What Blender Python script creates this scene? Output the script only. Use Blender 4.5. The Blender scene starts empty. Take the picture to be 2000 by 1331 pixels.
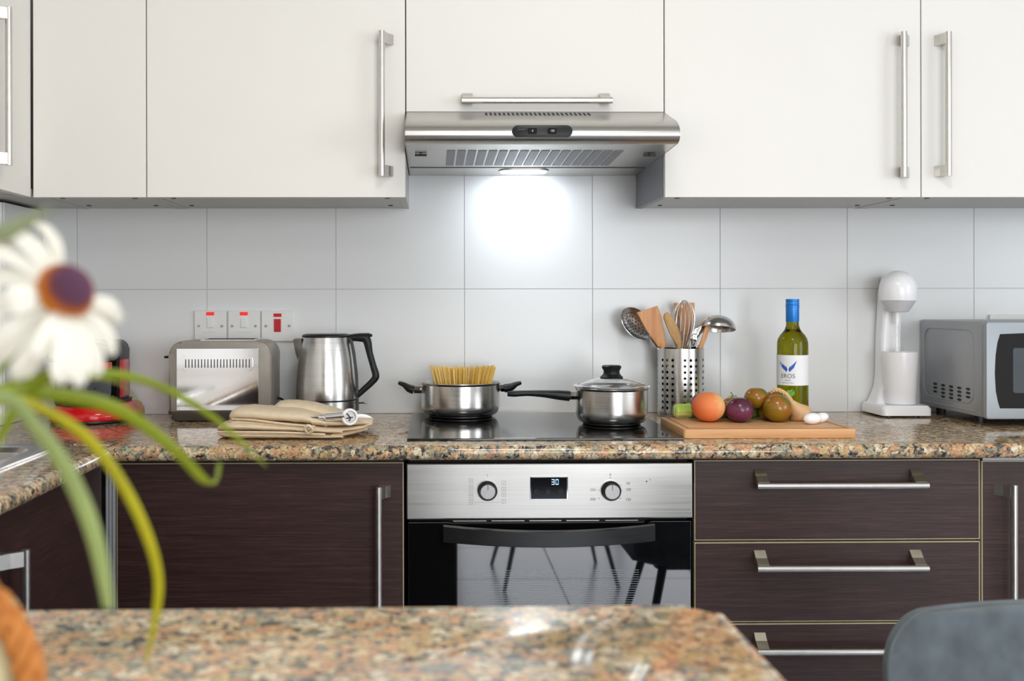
import bpy, bmesh, math, random
from mathutils import Vector, Matrix
random.seed(7)
PI = math.pi
C = bpy.context.scene.collection
# ------------------------------------------------------------------ camera
CAM = Vector((0.0, -2.863, 1.196))
TH, RHO = math.radians(0.9), 0.0017
FPX, SX, SY = 2107.0, 0.061, -0.03775
FW = Vector((math.sin(TH), math.cos(TH), 0))
R0 = Vector((math.cos(TH), -math.sin(TH), 0)); U0 = Vector((0, 0, 1))
RT = R0*math.cos(RHO) - U0*math.sin(RHO); UP = R0*math.sin(RHO) + U0*math.cos(RHO)
cd = bpy.data.cameras.new('camera'); cam = bpy.data.objects.new('camera', cd); C.objects.link(cam)
cam.matrix_world = Matrix(((RT.x, UP.x, -FW.x, CAM.x), (RT.y, UP.y, -FW.y, CAM.y), (RT.z, UP.z, -FW.z, CAM.z), (0, 0, 0, 1)))
cd.sensor_width = 36; cd.sensor_fit = 'HORIZONTAL'; cd.lens = 36*FPX/2000
cd.shift_x, cd.shift_y = SX, SY
cd.dof.use_dof = True; cd.dof.focus_distance = 2.55; cd.dof.aperture_fstop = 4.8
bpy.context.scene.camera = cam

def ray(px, py):
    a = (px - 1000 + 2000*SX)/FPX; b = (665.5 - py + 2000*SY)/FPX
    return FW + RT*a + UP*b
def W(px, py, Y):            # photo position -> real point on the plane y = Y
    d = ray(px, py); t = (Y - CAM.y)/d.y
    return CAM + d*t
def G(px, py, z):            # photo position -> real point on a level at height z
    d = ray(px, py); t = (z - CAM.z)/d.z
    return CAM + d*t
# ------------------------------------------------------------------ world, exposure, lights
sc = bpy.context.scene
sc.view_settings.view_transform = 'Standard'; sc.view_settings.look = 'None'
sc.view_settings.exposure = 0.0; sc.view_settings.gamma = 1.0; sc.view_settings.use_curve_mapping = False
w = bpy.data.worlds.new('sky'); sc.world = w; w.use_nodes = True
w.node_tree.nodes['Background'].inputs[0].default_value = (0.72, 0.84, 1.0, 1)
w.node_tree.nodes['Background'].inputs[1].default_value = 2.2
try:
    sc.cycles.max_bounces = 10; sc.cycles.diffuse_bounces = 5; sc.cycles.glossy_bounces = 5
    sc.cycles.transmission_bounces = 8; sc.cycles.transparent_max_bounces = 8
    sc.cycles.caustics_reflective = False; sc.cycles.caustics_refractive = False
    sc.cycles.sample_clamp_indirect = 6.0; sc.cycles.use_denoising = True
except Exception: pass
def area(name, loc, rot, sx, sy, power, col):
    l = bpy.data.lights.new(name, 'AREA'); l.shape = 'RECTANGLE'; l.size = sx; l.size_y = sy
    l.energy = power; l.color = col
    o = bpy.data.objects.new(name, l); C.objects.link(o); o.location = loc; o.rotation_euler = rot
    return o
XL, XR, YB, ZC = -1.28, 3.3, -5.6, 2.62
# daylight through the two tall openings in the back wall, and a side window; two unseen ceiling panels added as fill
area('daylight_terrace_door', (1.25, YB-0.02, 1.18), (PI/2, 0, 0), 2.3, 2.0, 78, (1.0, 0.985, 0.96))
area('daylight_side_window', (XR+0.02, -2.7, 1.5), (PI/2, 0, PI/2), 1.7, 1.3, 30, (0.93, 0.97, 1.0))
area('added_ceiling_fill', (0.35, -2.0, ZC-0.035), (0, 0, 0), 0.55, 0.55, 15, (1.0, 0.97, 0.93))
area('added_ceiling_fill', (0.35, -4.2, ZC-0.035), (0, 0, 0), 0.55, 0.55, 15, (1.0, 0.97, 0.93))

# ------------------------------------------------------------------ materials
def lin(v):
    v /= 255.0
    return v/12.92 if v <= 0.04045 else ((v+0.055)/1.055)**2.4
def rgb(r, g, b): return (lin(r), lin(g), lin(b), 1)
class NT:
    def __init__(s, name):
        m = bpy.data.materials.new(name); m.use_nodes = True; s.m = m
        s.t = m.node_tree; s.b = s.t.nodes['Principled BSDF']
    def n(s, kind, **kw):
        x = s.t.nodes.new(kind)
        for k, v in kw.items():
            if k.startswith('i_'): x.inputs[k[2:].replace('_', ' ')].default_value = v
            else: setattr(x, k, v)
        return x
    def l(s, a, b): s.t.links.new(a, b)
    def coord(s, scale=(1, 1, 1)):
        g = s.n('ShaderNodeNewGeometry'); mp = s.n('ShaderNodeMapping'); s.l(g.outputs['Position'], mp.inputs[0])
        mp.inputs['Scale'].default_value = scale
        return mp.outputs[0]
    def ramp(s, fac, stops, interp='LINEAR'):
        r = s.n('ShaderNodeValToRGB'); r.color_ramp.interpolation = interp
        e = r.color_ramp.elements
        while len(e) < len(stops): e.new(0.5)
        for k, (p, c) in enumerate(stops): e[k].position = p; e[k].color = c
        s.l(fac, r.inputs[0]); return r.outputs[0]
    def bump(s, fac, strength=0.2, dist=0.001):
        b = s.n('ShaderNodeBump'); b.inputs['Strength'].default_value = strength; b.inputs['Distance'].default_value = dist
        s.l(fac, b.inputs['Height']); s.l(b.outputs[0], s.b.inputs['Normal'])
def plain(name, col, rough=0.5, metal=0.0, spec=0.5, var=0.04, scale=30, bump=0.0, bscale=200, **kw):
    k = NT(name); b = k.b
    v = k.coord((scale,)*3); nz = k.n('ShaderNodeTexNoise'); nz.inputs['Scale'].default_value = 1; k.l(v, nz.inputs['Vector'])
    lo = tuple(x*(1-var) for x in col[:3])+(1,); hi = tuple(min(1, x*(1+var)) for x in col[:3])+(1,)
    k.l(k.ramp(nz.outputs['Fac'], [(0.3, lo), (0.7, hi)]), b.inputs['Base Color'])
    b.inputs['Roughness'].default_value = rough; b.inputs['Metallic'].default_value = metal
    b.inputs['Specular IOR Level'].default_value = spec
    if bump:
        n2 = k.n('ShaderNodeTexNoise'); n2.inputs['Scale'].default_value = bscale; k.l(k.coord(), n2.inputs['Vector'])
        k.bump(n2.outputs['Fac'], bump)
    for a, v in kw.items(): b.inputs[a.replace('_', ' ')].default_value = v
    return k.m
def brushed(name, col, rough=0.28, stretch=(3, 3, 400), amt=0.10, bump=0.04, aniso=0.0):
    k = NT(name); b = k.b
    nz = k.n('ShaderNodeTexNoise'); nz.inputs['Scale'].default_value = 1; nz.inputs['Detail'].default_value = 3
    k.l(k.coord(stretch), nz.inputs['Vector'])
    k.l(k.ramp(nz.outputs['Fac'], [(0.3, tuple(x*(1-amt) for x in col[:3])+(1,)), (0.7, col)]), b.inputs['Base Color'])
    mr = k.n('ShaderNodeMapRange'); k.l(nz.outputs['Fac'], mr.inputs[0])
    mr.inputs[3].default_value = rough*0.85; mr.inputs[4].default_value = rough*1.2
    k.l(mr.outputs[0], b.inputs['Roughness']); b.inputs['Metallic'].default_value = 1
    b.inputs['Anisotropic'].default_value = aniso
    k.bump(nz.outputs['Fac'], bump, 0.0005)
    return k.m
def granite(name):
    k = NT(name); b = k.b
    p = k.coord((1, 1, 1))
    n0 = k.n('ShaderNodeTexNoise'); n0.inputs['Scale'].default_value = 45; n0.inputs['Detail'].default_value = 3; k.l(p, n0.inputs['Vector'])
    mixv = k.n('ShaderNodeVectorMath', operation='MULTIPLY_ADD')
    k.l(n0.outputs['Color'], mixv.inputs[0]); mixv.inputs[1].default_value = (0.026,)*3; k.l(p, mixv.inputs[2])
    v1 = k.n('ShaderNodeTexVoronoi'); v1.inputs['Scale'].default_value = 74; k.l(mixv.outputs[0], v1.inputs['Vector'])
    sep = k.n('ShaderNodeSeparateColor'); k.l(v1.outputs['Color'], sep.inputs[0])
    big = k.ramp(sep.outputs[0], [(0.0, rgb(214, 168, 126)), (0.22, rgb(222, 192, 152)), (0.44, rgb(204, 176, 128)), (0.58, rgb(202, 154, 116)),
                                  (0.66, rgb(178, 172, 146)), (0.78, rgb(230, 214, 184)), (0.92, rgb(142, 138, 122)), (0.97, rgb(90, 88, 82))], 'CONSTANT')
    # fine speckle inside the blobs
    n1 = k.n('ShaderNodeTexNoise'); n1.inputs['Scale'].default_value = 210; n1.inputs['Detail'].default_value = 4; k.l(p, n1.inputs['Vector'])
    sp = k.ramp(n1.outputs['Fac'], [(0.36, rgb(146, 134, 104)), (0.60, (1, 1, 1, 1))])
    m1 = k.n('ShaderNodeMixRGB', blend_type='MULTIPLY'); m1.inputs[0].default_value = 0.62; k.l(big, m1.inputs[1]); k.l(sp, m1.inputs[2])
    # dark and grey mineral between the blobs
    v2 = k.n('ShaderNodeTexVoronoi', feature='DISTANCE_TO_EDGE'); v2.inputs['Scale'].default_value = 74; k.l(mixv.outputs[0], v2.inputs['Vector'])
    n2 = k.n('ShaderNodeTexNoise'); n2.inputs['Scale'].default_value = 70; n2.inputs['Detail'].default_value = 5; n2.inputs['Roughness'].default_value = 0.65; k.l(p, n2.inputs['Vector'])
    sub = k.n('ShaderNodeMath', operation='MULTIPLY_ADD'); k.l(n2.outputs['Fac'], sub.inputs[0]); sub.inputs[1].default_value = -1.5; sub.inputs[2].default_value = 0.765
    cmp_ = k.n('ShaderNodeMath', operation='SUBTRACT'); k.l(v2.outputs['Distance'], cmp_.inputs[0]); k.l(sub.outputs[0], cmp_.inputs[1])
    dark = k.ramp(cmp_.outputs[0], [(0.0, (0, 0, 0, 1)), (0.06, (1, 1, 1, 1))])
    n3 = k.n('ShaderNodeTexNoise'); n3.inputs['Scale'].default_value = 120; k.l(p, n3.inputs['Vector'])
    dcol = k.ramp(n3.outputs['Fac'], [(0.40, rgb(42, 42, 44)), (0.50, rgb(92, 92, 90)), (0.58, rgb(150, 134, 98))])
    m2 = k.n('ShaderNodeMixRGB'); k.l(dark, m2.inputs[0]); k.l(dcol, m2.inputs[1]); k.l(m1.outputs[0], m2.inputs[2])
    k.l(m2.outputs[0], b.inputs['Base Color']); b.inputs['Roughness'].default_value = 0.09
    b.inputs['Specular IOR Level'].default_value = 0.6
    return k.m
def wenge(name):
    k = NT(name); b = k.b
    nz = k.n('ShaderNodeTexNoise'); nz.inputs['Scale'].default_value = 1; nz.inputs['Detail'].default_value = 4; nz.inputs['Roughness'].default_value = 0.7
    k.l(k.coord((9, 9, 330)), nz.inputs['Vector'])
    k.l(k.ramp(nz.outputs['Fac'], [(0.3, rgb(42, 26, 23)), (0.52, rgb(58, 38, 35)), (0.75, rgb(78, 55, 51))]), b.inputs['Base Color'])
    b.inputs['Roughness'].default_value = 0.42; b.inputs['Specular IOR Level'].default_value = 0.4
    k.bump(nz.outputs['Fac'], 0.25, 0.0006)
    return k.m
def woodmat(name, c1, c2, scale=(6, 60, 60), rough=0.5):
    k = NT(name); b = k.b
    nz = k.n('ShaderNodeTexNoise'); nz.inputs['Scale'].default_value = 1; nz.inputs['Detail'].default_value = 5; nz.inputs['Distortion'].default_value = 0.6
    k.l(k.coord(scale), nz.inputs['Vector'])
    k.l(k.ramp(nz.outputs['Fac'], [(0.3, c1), (0.7, c2)]), b.inputs['Base Color']); b.inputs['Roughness'].default_value = rough
    k.bump(nz.outputs['Fac'], 0.1, 0.0005)
    return k.m
def emis(name, col, s):
    k = NT(name); k.b.inputs['Base Color'].default_value = col; k.b.inputs['Emission Color'].default_value = col; k.b.inputs['Emission Strength'].default_value = s
    return k.m
def glassmat(name, col, ior=1.45, rough=0.0):
    k = NT(name); b = k.b
    b.inputs['Base Color'].default_value = col; b.inputs['Transmission Weight'].default_value = 1; b.inputs['IOR'].default_value = ior; b.inputs['Roughness'].default_value = rough
    return k.m
M = {}
M['granite'] = granite('pink_tan_granite')
M['wenge'] = wenge('dark_wenge_laminate')
M['cream'] = plain('cream_door_laminate', rgb(236, 233, 226), 0.45, var=0.01, scale=3, spec=0.35)
M['edge'] = plain('beige_edge_band', rgb(196, 182, 150), 0.4)
M['under'] = plain('grey_carcass_board', rgb(176, 176, 172), 0.35, var=0.02)
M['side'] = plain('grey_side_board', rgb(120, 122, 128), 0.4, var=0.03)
M['gap'] = plain('dark_gap', rgb(30, 30, 32), 0.6)
M['tile'] = plain('satin_white_tile', rgb(226, 228, 228), 0.22, var=0.012, scale=2, spec=0.5)
M['grout'] = plain('grey_grout', rgb(206, 207, 204), 0.8)
M['paint'] = plain('white_wall_paint', rgb(232, 230, 224), 0.8, var=0.01)
M['steel'] = brushed('brushed_steel', (0.58, 0.57, 0.55, 1), 0.26, (4, 4, 420))
M['steel_v'] = brushed('spun_steel', (0.68, 0.67, 0.65, 1), 0.22, (5, 5, 300), 0.12, 0.03)
M['hood'] = brushed('satin_hood_steel', (0.56, 0.545, 0.515, 1), 0.30, (4, 300, 300))
M['bar'] = brushed('handle_nickel', (0.66, 0.64, 0.60, 1), 0.30, (60, 60, 60), 0.06)
M['brass'] = brushed('warm_bracket_metal', (0.60, 0.55, 0.44, 1), 0.35, (60, 60, 60), 0.08)
M['cap'] = brushed('turned_knob_cap', (0.42, 0.41, 0.40, 1), 0.34, (200, 200, 200), 0.15)
M['alu'] = plain('aluminium_profile', rgb(168, 170, 174), 0.45, metal=0.25, var=0.03)
M['chrome'] = plain('chrome', (0.86, 0.86, 0.87, 1), 0.05, 1.0, var=0.005)
M['blackp'] = plain('black_plastic', rgb(24, 25, 27), 0.38, spec=0.35)
M['blackg'] = plain('gloss_black', rgb(10, 10, 12), 0.08, spec=0.35)
M['hobglass'] = plain('black_ceramic_glass', rgb(8, 8, 9), 0.05, spec=0.75)
M['ovenglass'] = plain('oven_door_glass', rgb(8, 9, 11), 0.025, spec=0.8, IOR=1.8)
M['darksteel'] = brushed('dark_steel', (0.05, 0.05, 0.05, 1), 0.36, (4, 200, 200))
M['taupe'] = plain('taupe_plastic', rgb(150, 143, 134), 0.4, metal=0.1)
M['darktaupe'] = plain('dark_taupe_base', rgb(78, 70, 66), 0.4)
M['whitep'] = plain('white_plastic', rgb(250, 250, 252), 0.22, var=0.005)
M['plate'] = plain('switch_plate', rgb(228, 228, 226), 0.3, var=0.01)
M['redp'] = plain('red_rocker', rgb(190, 12, 24), 0.3)
M['redn'] = emis('lit_red_neon', (0.9, 0.02, 0.02, 1), 0.35)
M['redc'] = plain('glossy_red', rgb(214, 14, 20), 0.14)
M['mitt'] = plain('beige_cotton', rgb(228, 208, 178), 0.9, var=0.06, scale=60, bump=0.5, bscale=900)
M['board'] = woodmat('beech_board', rgb(206, 150, 98), rgb(228, 178, 126), (5, 50, 80))
M['utwood'] = woodmat('utensil_wood', rgb(196, 132, 82), rgb(222, 166, 116), (60, 60, 7))
M['utwood2'] = woodmat('olive_tinted_wood', rgb(176, 134, 78), rgb(196, 156, 96), (60, 60, 7))
M['mesh'] = plain('filter_mesh_grey', rgb(138, 140, 144), 0.45, metal=0.6, bump=0.6, bscale=1400)
M['lamp'] = emis('hood_lamp_diffuser', (0.86, 0.94, 1.0, 1), 14)
M['pasta'] = plain('dry_pasta', rgb(240, 204, 108), 0.45, var=0.1, scale=300)
M['lidglass'] = glassmat('lid_glass', (0.97, 0.98, 0.98, 1), 1.2)
M['bottle'] = glassmat('green_wine_glass', rgb(130, 126, 6), 1.34)
M['bluecap'] = plain('blue_foil', rgb(38, 128, 214), 0.3, metal=0.3)
M['label'] = plain('paper_label', rgb(244, 244, 246), 0.6, var=0.005)
M['blueink'] = plain('blue_ink', rgb(52, 98, 190), 0.6, var=0.25, scale=500)
M['ink'] = plain('grey_ink', rgb(92, 90, 96), 0.6)
M['darkink'] = plain('dark_ink', rgb(60, 60, 60), 0.6)
M['digit'] = emis('lit_blue_digits', (0.45, 0.72, 1.0, 1), 1.3)
M['silver'] = plain('silver_paint', rgb(160, 167, 173), 0.42, metal=0.2, var=0.01)
M['sideSilver'] = plain('grey_painted_steel', rgb(168, 171, 175), 0.4, metal=0.3, var=0.01)
M['velvet'] = plain('blue_grey_velvet', rgb(82, 90, 95), 0.85, var=0.26, scale=22, bump=0.3, bscale=700, Sheen_Weight=0.2)
M['blackmetal'] = plain('black_powder_coat', rgb(18, 18, 20), 0.4)
M['rope'] = woodmat('orange_raffia', rgb(158, 90, 34), rgb(200, 132, 62), (200, 200, 200), 0.8)
M['creampot'] = plain('cream_planter', rgb(196, 190, 152), 0.7, var=0.08, scale=40)
M['petal'] = plain('white_petal', rgb(228, 226, 212), 0.6, var=0.01, Subsurface_Weight=0.25, Subsurface_Radius=(0.01, 0.01, 0.008), Subsurface_Scale=0.5)
M['leaf'] = plain('fresh_green_blade', rgb(126, 142, 26), 0.5, var=0.2, scale=25)
M['leafy'] = plain('yellow_green_blade', rgb(168, 164, 20), 0.5, var=0.15, scale=25)
M['leafp'] = plain('pale_green_blade', rgb(134, 150, 88), 0.55, var=0.12, scale=25)
M['leafg'] = plain('grey_green_blade', rgb(134, 144, 108), 0.6, var=0.1, scale=25)
M['soil'] = plain('dry_moss', rgb(110, 104, 60), 0.95, var=0.3, scale=100)
M['floor'] = plain('grey_floor_tile', rgb(168, 172, 186), 0.25, var=0.05, scale=4)
M['joint'] = plain('dark_floor_joint', rgb(50, 50, 54), 0.7)
M['darkwood'] = woodmat('brown_door_wood', rgb(120, 74, 46), rgb(158, 104, 70), (40, 40, 4))
M['glasspane'] = glassmat('window_glass', (0.95, 0.97, 0.98, 1), 1.45)

# ------------------------------------------------------------------ mesh helpers (world coordinates)
POS = {}
def nb(): return bmesh.new()
def box(bm, x0, x1, y0, y1, z0, z1, bev=0.0, seg=2):
    vs = [bm.verts.new((x, y, z)) for x in (x0, x1) for y in (y0, y1) for z in (z0, z1)]
    f = [(0, 1, 3, 2), (4, 6, 7, 5), (0, 4, 5, 1), (2, 3, 7, 6), (0, 2, 6, 4), (1, 5, 7, 3)]
    fs = [bm.faces.new([vs[i] for i in q]) for q in f]
    if bev:
        es = list({e for q in fs for e in q.edges})
        bmesh.ops.bevel(bm, geom=es, offset=bev, segments=seg, affect='EDGES', profile=0.5)
    return bm
def lathe(bm, prof, cx, cy, n=48, cz=0.0, closed=True):
    rings = []
    for r, z in prof:
        if r < 1e-6: rings.append([bm.verts.new((cx, cy, z+cz))])
        else: rings.append([bm.verts.new((cx+r*math.cos(2*PI*i/n), cy+r*math.sin(2*PI*i/n), z+cz)) for i in range(n)])
    for a, b in zip(rings, rings[1:]):
        for i in range(n):
            j = (i+1) % n
            if len(a) == 1 and len(b) == 1: continue
            if len(a) == 1: bm.faces.new((a[0], b[j], b[i]))
            elif len(b) == 1: bm.faces.new((a[i], a[j], b[0]))
            else: bm.faces.new((a[i], a[j], b[j], b[i]))
    return bm
def tube(bm, pts, rad, n=10, flat=1.0, flatdir=None, cap=True):
    """sweep; rad a number or list; flat squeezes the section across flatdir"""
    pts = [Vector(p) for p in pts]; k = len(pts)
    if not isinstance(rad, (list, tuple)): rad = [rad]*k
    ref = Vector(flatdir) if flatdir else Vector((0.13, 0.31, 0.94)).normalized()
    rings = []
    for i, p in enumerate(pts):
        t = (pts[min(i+1, k-1)] - pts[max(i-1, 0)]).normalized()
        if flatdir or i == 0 or True:
            a = ref - t*ref.dot(t)
            if a.length < 1e-4: a = Vector((1, 0, 0)) - t*t.x
            a.normalize()
        if not flatdir: ref = a
        b = t.cross(a)
        rings.append([bm.verts.new(p + a*(rad[i]*flat*math.cos(2*PI*j/n)) + b*(rad[i]*math.sin(2*PI*j/n))) for j in range(n)])
    for a, b in zip(rings, rings[1:]):
        for j in range(n): bm.faces.new((a[j], a[(j+1) % n], b[(j+1) % n], b[j]))
    if cap:
        bm.faces.new(rings[0][::-1]); bm.faces.new(rings[-1])
    return bm
def smoothpts(pts, m=6):
    P = [Vector(p) for p in pts]; out = []
    for i in range(len(P)-1):
        p0 = P[max(i-1, 0)]; p1 = P[i]; p2 = P[i+1]; p3 = P[min(i+2, len(P)-1)]
        for j in range(m):
            t = j/m
            out.append(0.5*((2*p1)+(p2-p0)*t+(2*p0-5*p1+4*p2-p3)*t*t+(3*p1-p0-3*p2+p3)*t**3))
    out.append(P[-1]); return out
def lerps(vals, m=6):
    out = []
    for a, b in zip(vals, vals[1:]):
        for j in range(m): out.append(a+(b-a)*j/m)
    out.append(vals[-1]); return out
def prism(bm, poly, axis, d0, d1, bev=0.0):
    """poly in the two other axes (order x,y,z without axis)"""
    def mk(p, d):
        if axis == 'x': return (d, p[0], p[1])
        if axis == 'y': return (p[0], d, p[1])
        return (p[0], p[1], d)
    a = [bm.verts.new(mk(p, d0)) for p in poly]; b = [bm.verts.new(mk(p, d1)) for p in poly]
    fs = [bm.faces.new(a), bm.faces.new(b[::-1])]
    n = len(poly)
    for i in range(n): fs.append(bm.faces.new((a[i], b[i], b[(i+1) % n], a[(i+1) % n])))
    if bev:
        es = list(set(fs[0].edges) | set(fs[1].edges))
        bmesh.ops.bevel(bm, geom=es, offset=bev, segments=2, affect='EDGES', profile=0.5)
    return bm
def rrect(x0, x1, z0, z1, r, n=6, corners=(1, 1, 1, 1)):
    out = []
    for (cx, cz, a0, on) in ((x1-r, z1-r, 0, corners[0]), (x0+r, z1-r, 90, corners[1]), (x0+r, z0+r, 180, corners[2]), (x1-r, z0+r, 270, corners[3])):
        if on:
            for i in range(n+1):
                a = math.radians(a0+90*i/n); out.append((cx+r*math.cos(a), cz+r*math.sin(a)))
        else:
            sx = 1 if a0 in (0, 270) else -1; sz = 1 if a0 in (0, 90) else -1
            out.append((cx+sx*r, cz+sz*r))
    return out
def loft(bm, rings, cap=True):
    R = [[bm.verts.new(p) for p in r] for r in rings]; n = len(R[0])
    for a, b in zip(R, R[1:]):
        for j in range(n): bm.faces.new((a[j], a[(j+1) % n], b[(j+1) % n], b[j]))
    if cap: bm.faces.new(R[0][::-1]); bm.faces.new(R[-1])
    return bm
def sphere(bm, c, rx, ry, rz, nu=24, nv=14, f=None, rot=None):
    c = Vector(c); rings = []
    for i in range(nv+1):
        th = PI*i/nv
        ring = []
        for j in range(1 if i in (0, nv) else nu):
            ph = 2*PI*j/nu
            d = Vector((math.sin(th)*math.cos(ph), math.sin(th)*math.sin(ph), math.cos(th)))
            k = f(th, ph) if f else 1
            p = Vector((d.x*rx*k, d.y*ry*k, d.z*rz*k))
            if isinstance(k, tuple): pass
            if rot: p = rot @ p
            ring.append(bm.verts.new(c+p))
        rings.append(ring)
    for a, b in zip(rings, rings[1:]):
        for j in range(nu):
            k = (j+1) % nu
            if len(a) == 1: bm.faces.new((a[0], b[j], b[k]))
            elif len(b) == 1: bm.faces.new((a[j], b[0], a[k]))
            else: bm.faces.new((a[j], b[j], b[k], a[k]))
    return bm
def text(bm, s, size, fn, align='CENTER'):
    cu = bpy.data.curves.new('t', 'FONT'); cu.body = s; cu.size = size; cu.align_x = align; cu.align_y = 'CENTER'; cu.resolution_u = 3
    o = bpy.data.objects.new('t', cu); C.objects.link(o)
    dg = bpy.context.evaluated_depsgraph_get(); me = o.evaluated_get(dg).to_mesh()
    vs = [bm.verts.new(fn(v.co.x, v.co.y)) for v in me.vertices]
    for p in me.polygons:
        try: bm.faces.new([vs[i] for i in p.vertices])
        except ValueError: pass
    o.evaluated_get(dg).to_mesh_clear(); bpy.data.objects.remove(o); bpy.data.curves.remove(cu)
    return bm
def obj(name, bm, mat, parent=None, smooth=False, angle=35):
    xs = [v.co for v in bm.verts]
    lo = Vector([min(v[i] for v in xs) for i in range(3)]); hi = Vector([max(v[i] for v in xs) for i in range(3)])
    c = Vector(((lo.x+hi.x)/2, (lo.y+hi.y)/2, lo.z))
    for v in bm.verts: v.co -= c
    bmesh.ops.recalc_face_normals(bm, faces=bm.faces)
    me = bpy.data.meshes.new(name); bm.to_mesh(me); bm.free()
    if mat: me.materials.append(mat)
    if smooth:
        for p in me.polygons: p.use_smooth = True
        try: me.set_sharp_from_angle(angle=math.radians(angle))
        except Exception: pass
    o = bpy.data.objects.new(name, me); C.objects.link(o)
    pw = POS[parent.name] if parent else Vector((0, 0, 0))
    if parent: o.parent = parent
    o.location = c - pw; POS[o.name] = c
    return o
def tag(o, label, cat, group=None):
    o['label'] = label; o['category'] = cat
    if group: o['group'] = group
    return o
def thing(name, loc, label, cat, group=None):
    o = bpy.data.objects.new(name, None); o.empty_display_size = 0.05; C.objects.link(o); o.location = loc; POS[o.name] = Vector(loc)
    return tag(o, label, cat, group)
def struct(name, bm, mat):
    o = obj(name, bm, mat); o['kind'] = 'structure'; return o

# ------------------------------------------------------------------ room shell
UD, LD, CT = -0.355, -0.605, 0.90          # upper door plane, lower door plane, worktop height
wb = struct('wall_back', box(nb(), XL-0.1, XR+0.1, 0.0016, 0.12, 0, ZC), M['grout'])
struct('wall_left', box(nb(), XL-0.12, XL, YB, 0.006, 0, ZC), M['paint'])
wr = nb()
box(wr, XR, XR+0.12, YB, -3.55, 0, ZC); box(wr, XR, XR+0.12, -1.85, 0.006, 0, ZC)
box(wr, XR, XR+0.12, -3.55, -1.85, 0, 0.85); box(wr, XR, XR+0.12, -3.55, -1.85, 2.15, ZC)
struct('wall_right', wr, M['paint'])
wf = nb()
box(wf, XL, 0.1, YB-0.12, YB, 0, ZC); box(wf, 2.4, XR, YB-0.12, YB, 0, ZC); box(wf, 0.1, 2.4, YB-0.12, YB, 2.18, ZC)
struct('wall_front', wf, M['paint'])
struct('ceiling', box(nb(), XL-0.12, XR+0.12, YB-0.12, 0.12, ZC, ZC+0.1), M['paint'])
fl = struct('floor', box(nb(), XL-0.12, XR+0.12, YB-0.12, 0.12, -0.1, -0.004), M['joint'])
T = 0.60
for i in range(8):
    for j in range(10):
        x0 = XL+0.02+i*T; y1 = 0.0-j*T
        x1 = min(x0+T-0.006, XR); y0 = max(y1-T+0.006, YB)
        if x1 > x0: obj('floor_tile', box(nb(), x0, x1, y0, y1, -0.004, 0.0), M['floor'], fl)
# frames of the openings behind the camera
wd = nb()
for a, b in ((0.1, 0.16), (1.22, 1.28), (2.34, 2.4)): box(wd, a, b, YB-0.01, YB+0.05, 0, 2.18)
box(wd, 0.1, 2.4, YB-0.01, YB+0.05, 2.12, 2.18); box(wd, 0.1, 2.4, YB-0.01, YB+0.05, 0.0, 0.06)
struct('door_1', wd, M['alu'])
wd = nb()
for a, b in ((-3.55, -3.5), (-2.72, -2.68), (-1.9, -1.85)): box(wd, XR-0.03, XR+0.01, a, b, 0.85, 2.15)
box(wd, XR-0.03, XR+0.01, -3.55, -1.85, 0.85, 0.9); box(wd, XR-0.03, XR+0.01, -3.55, -1.85, 2.1, 2.15)
struct('window_1', wd, M['alu'])
struct('door_2', box(nb(), -0.95, -0.1, YB+0.002, YB+0.05, 0, 2.1, 0.004), M['darkwood'])
# tiled column in the back left corner
colm = nb(); box(colm, XL, -1.035, -0.252, 0.006, CT+0.0005, 1.438)
tc = struct('trim_1', colm, M['grout'])
for z0, z1 in ((CT+0.001, 1.2295), (1.2315, 1.4375)):
    obj('tile', box(nb(), -1.035, -1.03, -0.2505, -0.0005, z0, z1, 0.001), M['tile'], tc)
for k in range(7):
    x0 = XL+0.004+k*0.035
    obj('ribbed_strip', box(nb(), x0, x0+0.031, -0.256, -0.252, CT+0.001, 1.4375, 0.0015), M['whitep'], tc)
# back wall tiles, each one a piece
xj = W(907, 480, 0).x; PT = (W(1655, 480, 0).x - W(404, 480, 0).x)/5; zj = W(907, 565, 0).z
mesh_cache = {}
k = math.floor((-1.03-xj)/PT)
while xj+k*PT < 2.62:
    x0 = max(xj+k*PT+0.0008, -1.0295); x1 = xj+(k+1)*PT-0.0008
    for z0, z1 in ((CT+0.001, zj-0.0008), (zj+0.0008, zj+0.332)):
        o = obj('tile', box(nb(), x0, x1, 0.0, 0.0016, z0, z1, 0.0005, 1), M['tile'], wb)
    k += 1
up = struct('trim_2', box(nb(), -1.03, 2.62, 0.0, 0.0016, zj+0.334, 2.2), M['paint'])

# ------------------------------------------------------------------ handles
def handle(parent, a, b, out, off, r=0.0073, mat=None, pmat=None, name='handle'):
    """a,b: bar ends; out: vector from bar back to the door; off: sideways shift of the feet"""
    a, b, out, off = Vector(a), Vector(b), Vector(out), Vector(off)
    d = (b-a).normalized()
    h = obj(name, tube(nb(), [a, b], r, 20), mat or M['bar'], parent, True)
    for p, s in ((a, 1), (b, -1)):
        q = p + d*s*0.002; L = 0.024
        bm = nb()
        n = out.normalized()
        side = off.normalized()
        hw = 0.004
        # slanted bracket: plate from the bar to a square foot on the door
        ring = []
        for (c, w_) in ((q + side*0.002, 0.0055), (q + out*0.55 + off*0.55, 0.0075), (q + out + off, 0.012)):
            ring.append([c - side*w_, c + side*w_, c + side*w_ + d*s*L, c - side*w_ + d*s*L])
        loft(bm, ring)
        obj('bracket', bm, pmat or M['bar'], h)
    return h

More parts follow.
